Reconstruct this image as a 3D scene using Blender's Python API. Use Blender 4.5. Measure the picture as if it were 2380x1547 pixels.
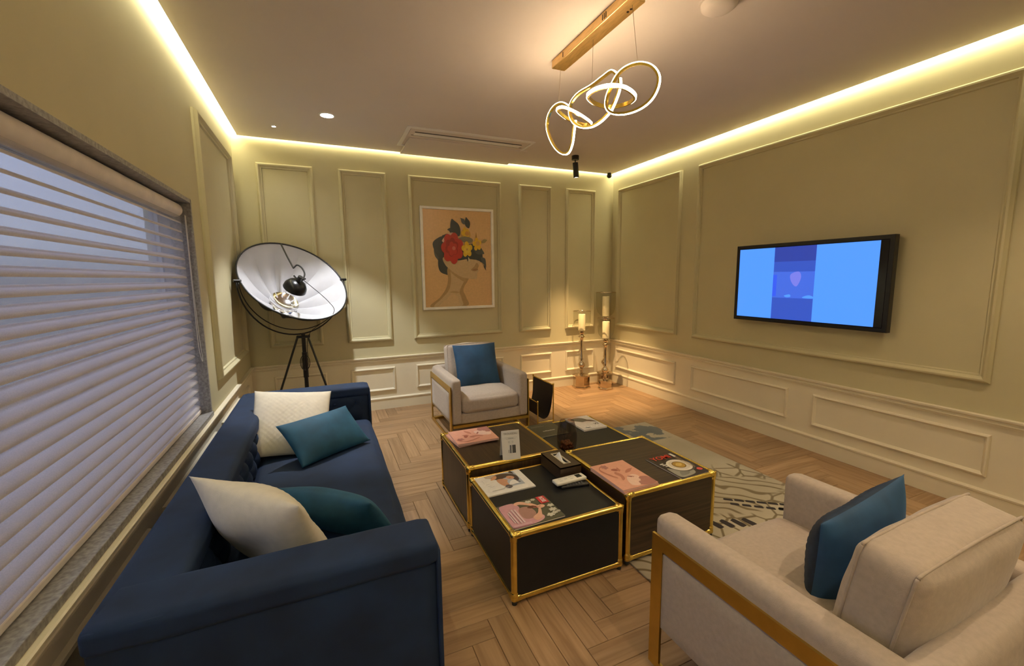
import bpy, bmesh, math, random
from mathutils import Vector, Matrix, noise
random.seed(7)
S = bpy.context.scene
for o in list(bpy.data.objects): bpy.data.objects.remove(o)
COL = S.collection
PI = math.pi

# ---------------------------------------------------------------- camera
CAM_H = 1.5
F_PX, YAW, PITCH, ROLL = 997.13, .41328, -.1285, -.01057
cam_d = bpy.data.cameras.new('camera'); cam = bpy.data.objects.new('camera', cam_d); COL.objects.link(cam)
cam_d.sensor_width = 36; cam_d.lens = 36*F_PX/2380; cam_d.clip_start = .02
fw = Vector((math.sin(YAW)*math.cos(PITCH), math.cos(YAW)*math.cos(PITCH), math.sin(PITCH)))
rt = Vector((math.cos(YAW), -math.sin(YAW), 0)); up = rt.cross(fw)
r2 = rt*math.cos(ROLL)+up*math.sin(ROLL); u2 = up*math.cos(ROLL)-rt*math.sin(ROLL)
cam.matrix_world = Matrix(((r2.x, u2.x, -fw.x, 0), (r2.y, u2.y, -fw.y, 0), (r2.z, u2.z, -fw.z, CAM_H), (0, 0, 0, 1)))
S.camera = cam

# ---------------------------------------------------------------- world: overcast dusk sky, brighter overhead
W = bpy.data.worlds.new('dusk_sky'); S.world = W; W.use_nodes = True
nt = W.node_tree; nt.nodes.clear()
tc = nt.nodes.new('ShaderNodeTexCoord'); sep = nt.nodes.new('ShaderNodeSeparateXYZ'); rp = nt.nodes.new('ShaderNodeValToRGB')
bg = nt.nodes.new('ShaderNodeBackground'); ou = nt.nodes.new('ShaderNodeOutputWorld')
nt.links.new(tc.outputs['Generated'], sep.inputs[0]); nt.links.new(sep.outputs['Z'], rp.inputs[0])
nt.links.new(rp.outputs[0], bg.inputs[0]); nt.links.new(bg.outputs[0], ou.inputs[0])
e = rp.color_ramp.elements
e[0].position = 0; e[0].color = (.06, .065, .07, 1); e[1].position = 1; e[1].color = (.68, .72, 1.08, 1)
k = e.new(.06); k.color = (.21, .22, .25, 1)
SKY = 10.0
bg.inputs[1].default_value = SKY

# ---------------------------------------------------------------- exposure
S.view_settings.view_transform = 'Standard'; S.view_settings.look = 'None'
S.view_settings.gamma = 1; S.view_settings.use_curve_mapping = False
S.view_settings.exposure = 0.12
COVE, CHAND, LAMP_W, DOWN_W, SPOT_W, FILL_W = 18.0, 54.0, 0.0, 190.0, 420.0, 64.0

# ================================================================ materials
MATS = {}
def _new(name):
    m = bpy.data.materials.new(name); m.use_nodes = True
    b = m.node_tree.nodes['Principled BSDF']; return m, m.node_tree, b
def _bump(t, b, src, strength, dist):
    bp = t.nodes.new('ShaderNodeBump'); bp.inputs['Strength'].default_value = strength; bp.inputs['Distance'].default_value = dist
    t.links.new(src, bp.inputs['Height']); t.links.new(bp.outputs[0], b.inputs['Normal'])
def _noise(t, scale, detail=3, coord='Object', stretch=None):
    c = t.nodes.new('ShaderNodeTexCoord'); n = t.nodes.new('ShaderNodeTexNoise')
    n.inputs['Scale'].default_value = scale; n.inputs['Detail'].default_value = detail
    if stretch:
        mp = t.nodes.new('ShaderNodeMapping'); mp.inputs['Scale'].default_value = stretch
        t.links.new(c.outputs[coord], mp.inputs[0]); t.links.new(mp.outputs[0], n.inputs['Vector'])
    else: t.links.new(c.outputs[coord], n.inputs['Vector'])
    return n
def _ramp(t, src, stops):
    r = t.nodes.new('ShaderNodeValToRGB'); el = r.color_ramp.elements
    el[0].position, el[0].color = stops[0][0], (*stops[0][1], 1); el[1].position, el[1].color = stops[-1][0], (*stops[-1][1], 1)
    for p, c in stops[1:-1]:
        x = el.new(p); x.color = (*c, 1)
    t.links.new(src, r.inputs[0]); return r
def mat(name, col, rough=.5, metal=0, vary=.06, scale=12, bump=0, bscale=200, stretch=None, sheen=0, spec=.5, coat=0):
    if name in MATS: return MATS[name]
    m, t, b = _new(name)
    n = _noise(t, scale, 4, stretch=stretch)
    lo = tuple(max(0, c*(1-vary)) for c in col); hi = tuple(min(1, c*(1+vary)) for c in col)
    r = _ramp(t, n.outputs['Fac'], [(.3, lo), (.7, hi)])
    t.links.new(r.outputs[0], b.inputs['Base Color'])
    b.inputs['Roughness'].default_value = rough; b.inputs['Metallic'].default_value = metal
    b.inputs['Specular IOR Level'].default_value = spec
    if sheen:
        b.inputs['Sheen Weight'].default_value = sheen; b.inputs['Sheen Roughness'].default_value = .4
        b.inputs['Sheen Tint'].default_value = (*[min(1, c*4+.015) for c in col], 1)
    if coat: b.inputs['Coat Weight'].default_value = coat; b.inputs['Coat Roughness'].default_value = .15
    if bump:
        nb = _noise(t, bscale, 2); _bump(t, b, nb.outputs['Fac'], bump, .002)
    MATS[name] = m; return m
def emis(name, col, strength):
    if name in MATS: return MATS[name]
    m, t, b = _new(name)
    b.inputs['Base Color'].default_value = (.02, .02, .02, 1)
    b.inputs['Emission Color'].default_value = (*col, 1); b.inputs['Emission Strength'].default_value = strength
    MATS[name] = m; return m
def ink(col, rough=.45):
    key = 'ink_%02x%02x%02x' % tuple(int(255*c) for c in col)
    if key in MATS: return MATS[key]
    return mat(key, col, rough, vary=.05, scale=40)
def glass(name, tint=(1, 1, 1), rough=0.0):
    if name in MATS: return MATS[name]
    m, t, b = _new(name)
    b.inputs['Base Color'].default_value = (*tint, 1); b.inputs['Transmission Weight'].default_value = 1
    b.inputs['Roughness'].default_value = rough; b.inputs['IOR'].default_value = 1.45
    MATS[name] = m; return m
def thin_glass(name, tint=(1, 1, 1)):
    m = bpy.data.materials.new(name); m.use_nodes = True; t = m.node_tree; t.nodes.clear()
    o = t.nodes.new('ShaderNodeOutputMaterial'); mx = t.nodes.new('ShaderNodeMixShader'); tr = t.nodes.new('ShaderNodeBsdfTransparent')
    g = t.nodes.new('ShaderNodeBsdfGlossy'); lw = t.nodes.new('ShaderNodeLayerWeight'); lw.inputs[0].default_value = .5; pw = t.nodes.new('ShaderNodeMath'); pw.operation = 'POWER'; pw.inputs[1].default_value = 4
    f = t.nodes.new('ShaderNodeMath'); f.operation = 'MULTIPLY_ADD'; f.inputs[1].default_value = .55; f.inputs[2].default_value = .045; t.links.new(lw.outputs['Facing'], pw.inputs[0]); t.links.new(pw.outputs[0], f.inputs[0])
    tr.inputs[0].default_value = (*tint, 1); g.inputs['Roughness'].default_value = .02
    t.links.new(f.outputs[0], mx.inputs[0]); t.links.new(tr.outputs[0], mx.inputs[1]); t.links.new(g.outputs[0], mx.inputs[2]); t.links.new(mx.outputs[0], o.inputs[0])
    MATS[name] = m; return m
def sheer(name, col, alpha, trans=.5):
    m = bpy.data.materials.new(name); m.use_nodes = True; t = m.node_tree; t.nodes.clear()
    o = t.nodes.new('ShaderNodeOutputMaterial'); mx = t.nodes.new('ShaderNodeMixShader'); tr = t.nodes.new('ShaderNodeBsdfTransparent')
    m2 = t.nodes.new('ShaderNodeMixShader'); d = t.nodes.new('ShaderNodeBsdfDiffuse'); l = t.nodes.new('ShaderNodeBsdfTranslucent')
    d.inputs[0].default_value = (*col, 1); l.inputs[0].default_value = (*col, 1); m2.inputs[0].default_value = trans; mx.inputs[0].default_value = alpha
    n = _noise(t, 300, 1); r = _ramp(t, n.outputs['Fac'], [(.35, (alpha*.9,)*3), (.65, (min(1, alpha*1.1),)*3)])
    t.links.new(r.outputs[0], mx.inputs[0])
    t.links.new(d.outputs[0], m2.inputs[1]); t.links.new(l.outputs[0], m2.inputs[2])
    t.links.new(tr.outputs[0], mx.inputs[1]); t.links.new(m2.outputs[0], mx.inputs[2]); t.links.new(mx.outputs[0], o.inputs[0])
    MATS[name] = m; return m

SAGE = mat('sage_beige_paint', (.575, .522, .325), .62, vary=.03, scale=2.5, bump=.08, bscale=90)
CREAM = mat('cream_wainscot_paint', (.80, .73, .56), .5, vary=.025, scale=3, bump=.05, bscale=90)
CEIL = mat('ceiling_paint', (.70, .63, .575), .8, vary=.02, scale=2)
WHITEP = mat('white_plastic', (.82, .80, .77), .4, vary=.02)
GOLD = mat('polished_gold', (.86, .63, .16), .22, 1, vary=.10, scale=30, bump=.15, bscale=60)
SATIN = mat('satin_gold', (.62, .42, .10), .34, 1, vary=.06, scale=20)
BRASSW = mat('brushed_brass_canopy', (.80, .56, .25), .3, 1, vary=.12, scale=18, stretch=(6, 1, 6))
BLACKM = mat('black_metal', (.012, .012, .013), .35, .2, vary=.2)
GREIGE = mat('greige_linen', (.47, .39, .32), .85, vary=.07, scale=60, bump=.35, bscale=420, sheen=.25)
NAVY = mat('navy_velvet', (.006, .023, .070), .8, vary=.3, scale=5, bump=.15, bscale=500, sheen=.18)
TEAL = mat('teal_velvet', (.012, .085, .16), .72, vary=.25, scale=9, bump=.15, bscale=500, sheen=.22)
BLUEV = mat('blue_velvet', (.012, .058, .130), .7, vary=.25, scale=8, bump=.15, bscale=500, sheen=.22)
IVORY = mat('ivory_cotton', (.80, .73, .60), .85, vary=.05, scale=30, bump=.3, bscale=350, sheen=.2)
STONE = mat('grey_granite', (.30, .29, .285), .45, vary=.35, scale=70)
BLKPANEL = mat('black_laminate', (.012, .013, .015), .42, vary=.12, scale=30, bump=.1, bscale=300, spec=.3)
PAPER = mat('paper_pages', (.80, .76, .70), .7, vary=.05, scale=200, stretch=(1, 1, 30))
LEATHER = mat('black_leather', (.014, .010, .010), .55, vary=.2, scale=40, bump=.3, bscale=160)
MIRROR = mat('antique_mirror_metal', (.60, .50, .37), .12, 1, vary=.12, scale=10)
WAX = mat('candle_wax', (.86, .76, .50), .5, vary=.05, scale=12)
SILVER = mat('silver_reflector', (.85, .85, .86), .12, 1, vary=.04)
DISHIN = mat('white_dish_lining', (.50, .50, .54), .6, vary=.04, scale=9)
CLEAR = thin_glass('clear_hurricane_glass', (.93, .93, .90))
SMOKE = thin_glass('smoked_glass', (.62, .57, .54))
PANEGL = thin_glass('window_glass', (.50, .53, .57))
SHEER = sheer('sheer_shade_fabric', (.70, .69, .68), .20)
VANE = sheer('shade_vane_fabric', (.92, .88, .86), .95, .30)

def wood_mat(name, c0, c1, c2, rough, gscale=(2.2, 38, 38), jit=.0):
    """grain along local UV u; per piece tone from island/object random"""
    m, t, b = _new(name)
    uv = t.nodes.new('ShaderNodeUVMap'); mp = t.nodes.new('ShaderNodeMapping'); mp.inputs['Scale'].default_value = gscale
    oi = t.nodes.new('ShaderNodeObjectInfo'); ge = t.nodes.new('ShaderNodeNewGeometry')
    ad = t.nodes.new('ShaderNodeMath'); ad.operation = 'ADD'; t.links.new(oi.outputs['Random'], ad.inputs[0]); t.links.new(ge.outputs['Random Per Island'], ad.inputs[1])
    fr = t.nodes.new('ShaderNodeMath'); fr.operation = 'FRACT'; t.links.new(ad.outputs[0], fr.inputs[0])
    cm = t.nodes.new('ShaderNodeCombineXYZ'); sc = t.nodes.new('ShaderNodeMath'); sc.operation = 'MULTIPLY'; sc.inputs[1].default_value = 37
    t.links.new(fr.outputs[0], sc.inputs[0]); t.links.new(sc.outputs[0], cm.inputs[2])
    t.links.new(uv.outputs[0], mp.inputs[0])
    va = t.nodes.new('ShaderNodeVectorMath'); va.operation = 'ADD'; t.links.new(mp.outputs[0], va.inputs[0]); t.links.new(cm.outputs[0], va.inputs[1])
    n = t.nodes.new('ShaderNodeTexNoise'); n.inputs['Scale'].default_value = 1; n.inputs['Detail'].default_value = 5; n.inputs['Distortion'].default_value = .6
    t.links.new(va.outputs[0], n.inputs['Vector'])
    r = _ramp(t, n.outputs['Fac'], [(.30, c0), (.52, c1), (.75, c2)])
    hs = t.nodes.new('ShaderNodeHueSaturation'); mr = t.nodes.new('ShaderNodeMapRange'); mr.inputs['To Min'].default_value = 1-jit; mr.inputs['To Max'].default_value = 1+jit
    t.links.new(fr.outputs[0], mr.inputs[0]); t.links.new(mr.outputs[0], hs.inputs['Value']); t.links.new(r.outputs[0], hs.inputs['Color'])
    t.links.new(hs.outputs[0], b.inputs['Base Color']); b.inputs['Roughness'].default_value = rough
    _bump(t, b, n.outputs['Fac'], .12, .002); MATS[name] = m; return m
OAK = wood_mat('oak_herringbone_plank', (.265, .155, .075), (.36, .225, .118), (.44, .285, .16), .42, jit=.15)
WALNUT = wood_mat('dark_walnut_veneer', (.020, .011, .006), (.045, .026, .013), (.075, .045, .024), .40, gscale=(2, 60, 60), jit=.05)
TISSUEW = mat('brown_wood_veneer', (.05, .030, .016), .4, vary=.25, scale=30, stretch=(1, 6, 6))

def rug_material():
    m, t, b = _new('cream_patterned_rug')
    c = t.nodes.new('ShaderNodeTexCoord')
    def N(kind, **kw):
        n = t.nodes.new(kind)
        for a, v in kw.items():
            if a in n.inputs: n.inputs[a].default_value = v
        return n
    w1 = t.nodes.new('ShaderNodeTexWave'); w1.inputs['Scale'].default_value = 5.2; w1.inputs['Distortion'].default_value = 9; w1.inputs['Detail'].default_value = 1.2; w1.inputs['Detail Scale'].default_value = .7
    w1.bands_direction = 'DIAGONAL'
    t.links.new(c.outputs['Object'], w1.inputs['Vector'])
    l1 = _ramp(t, w1.outputs['Fac'], [(.06, (1, 1, 1)), (.22, (0, 0, 0))])
    vo = t.nodes.new('ShaderNodeTexVoronoi'); vo.feature = 'DISTANCE_TO_EDGE'; vo.inputs['Scale'].default_value = 7.5
    t.links.new(c.outputs['Object'], vo.inputs['Vector'])
    l2 = _ramp(t, vo.outputs['Distance'], [(.03, (1, 1, 1)), (.075, (0, 0, 0))])
    nm = _noise(t, 1.6, 1); mk = _ramp(t, nm.outputs['Fac'], [(.46, (0, 0, 0)), (.50, (1, 1, 1))])
    mxl = t.nodes.new('ShaderNodeMix'); mxl.data_type = 'RGBA'
    t.links.new(mk.outputs[0], mxl.inputs[0]); t.links.new(l1.outputs[0], mxl.inputs[6]); t.links.new(l2.outputs[0], mxl.inputs[7])
    # lines only in the front half of the rug; plain pile beyond
    sx = t.nodes.new('ShaderNodeSeparateXYZ'); t.links.new(c.outputs['Object'], sx.inputs[0])
    ny = _noise(t, 2.2, 1)
    a1 = t.nodes.new('ShaderNodeMath'); a1.operation = 'MULTIPLY_ADD'; a1.inputs[1].default_value = .5
    t.links.new(ny.outputs['Fac'], a1.inputs[0]); t.links.new(sx.outputs['Y'], a1.inputs[2])
    yr = _ramp(t, a1.outputs[0], [(.72, (1, 1, 1)), (.74, (0, 0, 0))])
    ml = t.nodes.new('ShaderNodeMix'); ml.data_type = 'RGBA'; ml.blend_type = 'MULTIPLY'; ml.inputs[0].default_value = 1
    t.links.new(mxl.outputs[2], ml.inputs[6]); t.links.new(yr.outputs[0], ml.inputs[7])
    base = _ramp(t, _noise(t, 1.7, 3).outputs['Fac'], [(.35, (.40, .345, .235)), (.65, (.52, .46, .335))])
    m1 = t.nodes.new('ShaderNodeMix'); m1.data_type = 'RGBA'; m1.inputs[7].default_value = (.17, .125, .055, 1)
    t.links.new(ml.outputs[2], m1.inputs[0]); t.links.new(base.outputs[0], m1.inputs[6])
    # slate splash at the far corner
    nb = _noise(t, 5.5, 5); b1 = _ramp(t, nb.outputs['Fac'], [(.47, (0, 0, 0)), (.50, (1, 1, 1))])
    far = _ramp(t, sx.outputs['Y'], [(.985, (0, 0, 0)), (1.0, (1, 1, 1))]); far.color_ramp.interpolation = 'LINEAR'
    dv = t.nodes.new('ShaderNodeMath'); dv.operation = 'MULTIPLY_ADD'; dv.inputs[1].default_value = 1.0; dv.inputs[2].default_value = -.15
    t.links.new(sx.outputs['Y'], dv.inputs[0]); t.links.new(dv.outputs[0], far.inputs[0])
    mb = t.nodes.new('ShaderNodeMix'); mb.data_type = 'RGBA'; mb.blend_type = 'MULTIPLY'; mb.inputs[0].default_value = 1
    t.links.new(b1.outputs[0], mb.inputs[6]); t.links.new(far.outputs[0], mb.inputs[7])
    m2 = t.nodes.new('ShaderNodeMix'); m2.data_type = 'RGBA'; m2.inputs[7].default_value = (.105, .125, .135, 1)
    t.links.new(mb.outputs[2], m2.inputs[0]); t.links.new(m1.outputs[2], m2.inputs[6])
    t.links.new(m2.outputs[2], b.inputs['Base Color']); b.inputs['Roughness'].default_value = .95
    b.inputs['Sheen Weight'].default_value = .2
    _bump(t, b, _noise(t, 500, 2).outputs['Fac'], .5, .003)
    return m
RUGM = rug_material()

# ================================================================ mesh helpers
def link(name, bm_or_me, m, parent=None, smooth=None, loc=None):
    if isinstance(bm_or_me, bmesh.types.BMesh):
        bmesh.ops.recalc_face_normals(bm_or_me, faces=bm_or_me.faces)
        me = bpy.data.meshes.new(name); bm_or_me.to_mesh(me); bm_or_me.free()
    else: me = bm_or_me
    if m is not None:
        ms = m if isinstance(m, (list, tuple)) else [m]
        if not me.materials:
            for x in ms: me.materials.append(x)
    if smooth is not None:
        me.polygons.foreach_set('use_smooth', [True]*len(me.polygons))
        if smooth < 179: me.set_sharp_from_angle(angle=math.radians(smooth))
    o = bpy.data.objects.new(name, me); COL.objects.link(o)
    if parent is not None:
        o.parent = parent
        if loc is None and parent.get('_abs'): o.matrix_parent_inverse = parent.matrix_basis.inverted()
    if loc is not None: o.location = loc
    return o
def tag(o, label, cat, group=None):
    o['label'] = label; o['category'] = cat
    if group: o['group'] = group
    return o
def empty(name, loc, label, cat, rotz=0, group=None, absolute=True):
    """root at a thing's base; with absolute=True its parts are written in world coordinates"""
    o = bpy.data.objects.new(name, None); COL.objects.link(o); o.empty_display_size = .05
    o.location = loc; o.rotation_euler = (0, 0, rotz)
    if absolute: o['_abs'] = 1
    return tag(o, label, cat, group)
def struct(o): o['kind'] = 'structure'; return o
def box(bm, x0, x1, y0, y1, z0, z1, mi=0):
    v = [bm.verts.new(p) for p in ((x0, y0, z0), (x1, y0, z0), (x1, y1, z0), (x0, y1, z0), (x0, y0, z1), (x1, y0, z1), (x1, y1, z1), (x0, y1, z1))]
    for q in ((0, 3, 2, 1), (4, 5, 6, 7), (0, 1, 5, 4), (1, 2, 6, 5), (2, 3, 7, 6), (3, 0, 4, 7)):
        f = bm.faces.new([v[i] for i in q]); f.material_index = mi
    return v
def bbox(x0, x1, y0, y1, z0, z1, bev=0, seg=2):
    bm = bmesh.new(); box(bm, x0, x1, y0, y1, z0, z1)
    if bev: bmesh.ops.bevel(bm, geom=list(bm.edges), offset=bev, segments=seg, profile=.5, affect='EDGES')
    return bm
def uvbox(me, ax):
    """planar UV in metres, u along axis ax"""
    uv = me.uv_layers.new(name='UVMap')
    for p in me.polygons:
        n = [abs(c) for c in p.normal]; k = n.index(max(n)); rest = [i for i in range(3) if i != k]
        if ax in rest: a = ax; b = [i for i in rest if i != ax][0]
        else: a, b = rest
        for li in p.loop_indices:
            c = me.vertices[me.loops[li].vertex_index].co; uv.data[li].uv = (c[a], c[b])
    return me
def tube(bm, pts, r, seg=10, closed=False, mi=0, caps=True):
    pts = [Vector(p) for p in pts]; n = len(pts); rings = []
    rr = r if isinstance(r, (list, tuple)) else [r]*n
    prev = None
    for i, p in enumerate(pts):
        a = pts[i-1] if (i or closed) else p; b = pts[(i+1) % n] if (i < n-1 or closed) else p
        tg = (b-a).normalized()
        if prev is None:
            ref = Vector((0, 0, 1)) if abs(tg.z) < .9 else Vector((1, 0, 0)); nx = tg.cross(ref).normalized()
        else: nx = (prev-tg*prev.dot(tg)).normalized()
        prev = nx; ny = tg.cross(nx)
        rings.append([bm.verts.new(p+(nx*math.cos(2*PI*k/seg)+ny*math.sin(2*PI*k/seg))*rr[i]) for k in range(seg)])
    for i in range(n if closed else n-1):
        A, B = rings[i], rings[(i+1) % n]
        sh = 0
        if closed and i == n-1: sh = min(range(seg), key=lambda s: sum((A[k].co-B[(k+s) % seg].co).length for k in range(seg)))
        for k in range(seg):
            f = bm.faces.new((A[k], A[(k+1) % seg], B[(k+1+sh) % seg], B[(k+sh) % seg])); f.material_index = mi
    if caps and not closed:
        bm.faces.new(rings[0][::-1]).material_index = mi; bm.faces.new(rings[-1]).material_index = mi
def lathe(prof, seg=32, c=(0, 0), bm=None, close=False):
    bm = bm or bmesh.new(); rings = []
    for r, z in prof:
        if r < 1e-6: rings.append([bm.verts.new((c[0], c[1], z))])
        else: rings.append([bm.verts.new((c[0]+r*math.cos(2*PI*k/seg), c[1]+r*math.sin(2*PI*k/seg), z)) for k in range(seg)])
    pr = list(zip(rings, rings[1:]))
    if close: pr.append((rings[-1], rings[0]))
    for A, B in pr:
        for k in range(seg):
            k2 = (k+1) % seg
            if len(A) == 1 and len(B) == 1: continue
            if len(A) == 1: bm.faces.new((A[0], B[k2], B[k]))
            elif len(B) == 1: bm.faces.new((A[k], A[k2], B[0]))
            else: bm.faces.new((A[k], A[k2], B[k2], B[k]))
    return bm
def soft_box(x0, x1, y0, y1, z0, z1, r=.03, bulge=(0, 0, 0), n=14, wrinkle=0, seed=0):
    """upholstered block: rounded edges, faces that swell by bulge along each axis"""
    bm = bmesh.new(); bmesh.ops.create_cube(bm, size=2)
    bmesh.ops.subdivide_edges(bm, edges=list(bm.edges), cuts=n, use_grid_fill=True)
    c = Vector(((x0+x1)/2, (y0+y1)/2, (z0+z1)/2)); hs = Vector(((x1-x0)/2, (y1-y0)/2, (z1-z0)/2))
    for v in bm.verts:
        u = v.co.copy()
        def warp(t, hh):   # concentrate samples near the edges
            s = abs(t); return math.copysign(min(1, s**.8), t)
        p = Vector([warp(u[i], hs[i])*hs[i] for i in range(3)])
        q = Vector([max(-(hs[i]-r), min(hs[i]-r, p[i])) for i in range(3)])
        d = p-q
        if d.length > 1e-9: p = q+d.normalized()*r
        w = [1-abs(u[i])**2.4 for i in range(3)]
        for i in range(3):
            j, l = [a for a in range(3) if a != i]
            p[i] += u[i]**3*bulge[i]*max(0, w[j])*max(0, w[l]) if abs(u[i]) > .2 else 0
        if wrinkle:
            p += Vector(noise.noise_vector((c+p)*7+Vector((seed, 0, 0))))*wrinkle
        v.co = c+p
    return bm
def frame_sweep(bm, a0, a1, b0, b1, prof, place, mi=0):
    """mitred moulding round the rectangle (outer edge a0..a1, b0..b1); prof = (inset, height) points"""
    rings = []
    for ins, d in prof:
        rings.append([bm.verts.new(place(x, y, d)) for x, y in ((a0+ins, b0+ins), (a1-ins, b0+ins), (a1-ins, b1-ins), (a0+ins, b1-ins))])
    for A, B in zip(rings, rings[1:]):
        for k in range(4): bm.faces.new((A[k], A[(k+1) % 4], B[(k+1) % 4], B[k])).material_index = mi
MOULD = [(0, 0), (0, .014), (.006, .020), (.013, .036), (.024, .039), (.033, .030), (.040, .017), (.050, .014), (.054, 0)]
MOULD_S = [(0, 0), (0, .009), (.004, .017), (.013, .021), (.020, .014), (.025, .008), (.029, 0)]
def catmull(pts, n=8, closed=True):
    P = [Vector(p) for p in pts]; m = len(P); out = []
    for i in range(m if closed else m-1):
        if closed: p0, p1, p2, p3 = P[i-1], P[i], P[(i+1) % m], P[(i+2) % m]
        else: p0, p1, p2, p3 = P[max(0, i-1)], P[i], P[i+1], P[min(m-1, i+2)]
        for k in range(n):
            t = k/n
            out.append(.5*((2*p1)+(-p0+p2)*t+(2*p0-5*p1+4*p2-p3)*t*t+(-p0+3*p1-3*p2+p3)*t**3))
    if not closed: out.append(P[-1])
    return out
def ell(cx, cy, rx, ry, a=0, n=28, a0=0, a1=2*PI):
    ca, sa = math.cos(a), math.sin(a)
    return [(cx+rx*math.cos(t)*ca-ry*math.sin(t)*sa, cy+rx*math.cos(t)*sa+ry*math.sin(t)*ca) for t in [a0+(a1-a0)*k/n for k in range(n+(0 if a1-a0 > 6.2 else 1))]]
def rect(x0, y0, x1, y1): return [(x0, y0), (x1, y0), (x1, y1), (x0, y1)]
def sm(*pts): return [(v.x, v.y) for v in catmull([(x, y, 0) for x, y in pts], 6)]
def leaf(x, y, l, w, a, bend=0):
    ca, sa = math.cos(a), math.sin(a); P = [(0, 0), (.25*l, .42*w), (.55*l, .5*w), (.82*l, .26*w), (l, bend*l), (.8*l, -.22*w+bend*.5*l), (.5*l, -.46*w), (.2*l, -.36*w)]
    return sm(*[(x+px*ca-py*sa, y+px*sa+py*ca) for px, py in P])
def flower(x, y, r, n=6, a=0, inner=.55):
    out = []
    for k in range(n*8):
        t = 2*PI*k/(n*8); rr = r*(inner+(1-inner)*abs(math.sin(n*t/2+a))**.6); out.append((x+rr*math.cos(t), y+rr*math.sin(t)))
    return out
def art(name, parent, w, h, layers, matrix, dz=.00018, rough=.45):
    """flat print: coloured shapes (unit square) laid over each other, one mesh"""
    bm = bmesh.new(); ms = []; idx = {}
    for i, (col, pts) in enumerate(layers):
        m = ink(col, rough)
        if m.name not in idx: idx[m.name] = len(ms); ms.append(m)
        vs = [bm.verts.new((((min(1, max(0, x)))-.5)*w, ((min(1, max(0, y)))-.5)*h, i*dz)) for x, y in pts]
        f = bm.faces.new(vs); f.material_index = idx[m.name]
        f.normal_update()
        if f.normal.z < 0: f.normal_flip()
    bmesh.ops.triangulate(bm, faces=list(bm.faces))
    me = bpy.data.meshes.new(name); bm.to_mesh(me); bm.free()
    o = link(name, me, ms, parent, loc=(0, 0, 0)); o.matrix_local = matrix; return o
def text_part(name, parent, txt, size, m, matrix, align='CENTER', bold=0, sx=1):
    cu = bpy.data.curves.new(name, 'FONT'); cu.body = txt; cu.size = size; cu.align_x = align; cu.align_y = 'CENTER'; cu.extrude = .0001; cu.offset = bold
    cu.resolution_u = 3
    to = bpy.data.objects.new(name+'_curve', cu); COL.objects.link(to)
    bpy.context.view_layer.update()
    me = bpy.data.meshes.new_from_object(to.evaluated_get(bpy.context.evaluated_depsgraph_get()))
    bpy.data.objects.remove(to); bpy.data.curves.remove(cu)
    me.transform(Matrix.Diagonal((sx, 1, 1, 1)))
    me.materials.clear()
    o = link(name, me, m, parent, loc=(0, 0, 0)); o.matrix_local = matrix; return o
def T(x, y, z): return Matrix.Translation((x, y, z))
def RZ(a): return Matrix.Rotation(a, 4, 'Z')

# ================================================================ the room
XL, XR, YB, YF, ZC = -.72, 3.76, 5.04, -1.7, 2.88
ZTOP = 3.04
RAIL = .585
TH = .24
WY0, WY1, WZ0, WZ1 = -.6, 3.325, .645, 2.0        # window opening in the left wall

# floor slab + herringbone planks
fl = struct(link('floor', bbox(XL-TH, XR+TH, YF-TH, YB+TH, -.12, -.012), mat('subfloor_screed', (.12, .075, .04), .8)))
PW, PL = .105, .63
def plank_mesh(a, b, along_x, name='plank'):
    g = .0009; bm = bmesh.new(); x0, x1 = (-a/2+g, a/2-g); y0, y1 = (-b/2+g, b/2-g)
    e = .0014
    lo = [bm.verts.new(p) for p in ((x0, y0, -.012), (x1, y0, -.012), (x1, y1, -.012), (x0, y1, -.012))]
    md = [bm.verts.new(p) for p in ((x0, y0, -e), (x1, y0, -e), (x1, y1, -e), (x0, y1, -e))]
    hi = [bm.verts.new(p) for p in ((x0+e, y0+e, 0), (x1-e, y0+e, 0), (x1-e, y1-e, 0), (x0+e, y1-e, 0))]
    for A, B in ((lo, md), (md, hi)):
        for k in range(4): bm.faces.new((A[k], A[(k+1) % 4], B[(k+1) % 4], B[k]))
    bm.faces.new(hi)
    bmesh.ops.recalc_face_normals(bm, faces=bm.faces)
    me = bpy.data.meshes.new(name); bm.to_mesh(me); bm.free(); uvbox(me, 0 if along_x else 1); me.materials.append(OAK); return me
planks = []
ox, oy = .475-PL, 1.42
for i in range(-80, 81):
    for j in range(-12, 13):
        bx, by = ox+i*PW+j*PL, oy+i*PW-j*PL
        for alx, r in ((True, (bx, bx+PL, by, by+PW)), (False, (bx, bx+PW, by+PW, by+PW+PL))):
            x0, x1, y0, y1 = max(r[0], XL), min(r[1], XR), max(r[2], YF), min(r[3], YB)
            if x1-x0 > .004 and y1-y0 > .004: planks.append((alx, x0, x1, y0, y1))
def seen(p):
    cx, cy = (p[1]+p[2])/2, (p[3]+p[4])/2; d = Vector((cx, cy, -CAM_H)); zc = d.dot(fw)
    if zc < .3: return 0
    px, py = F_PX*d.dot(r2)/zc, -F_PX*d.dot(u2)/zc
    if abs(px) > 1330 or abs(py) > 930: return 0
    if cx < .2 and cy < 3.75: return .02            # under the sofa
    if .75 < cx < 1.9 and 1.75 < cy < 2.8: return .02
    return (p[2]-p[1])*(p[4]-p[3])/zc**3
planks.sort(key=seen, reverse=True)
cache = {}
for p in planks[:300]:
    a, b = round(p[2]-p[1], 4), round(p[4]-p[3], 4); key = (p[0], a, b)
    if key not in cache: cache[key] = plank_mesh(a, b, p[0])
    link('plank', cache[key], None, fl, loc=((p[1]+p[2])/2, (p[3]+p[4])/2, 0))
bmr = bmesh.new()
for p in planks[300:]:
    me = plank_mesh(p[2]-p[1], p[4]-p[3], p[0]); me.transform(T((p[1]+p[2])/2, (p[3]+p[4])/2, 0)); bmr.from_mesh(me); bpy.data.meshes.remove(me)
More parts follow.
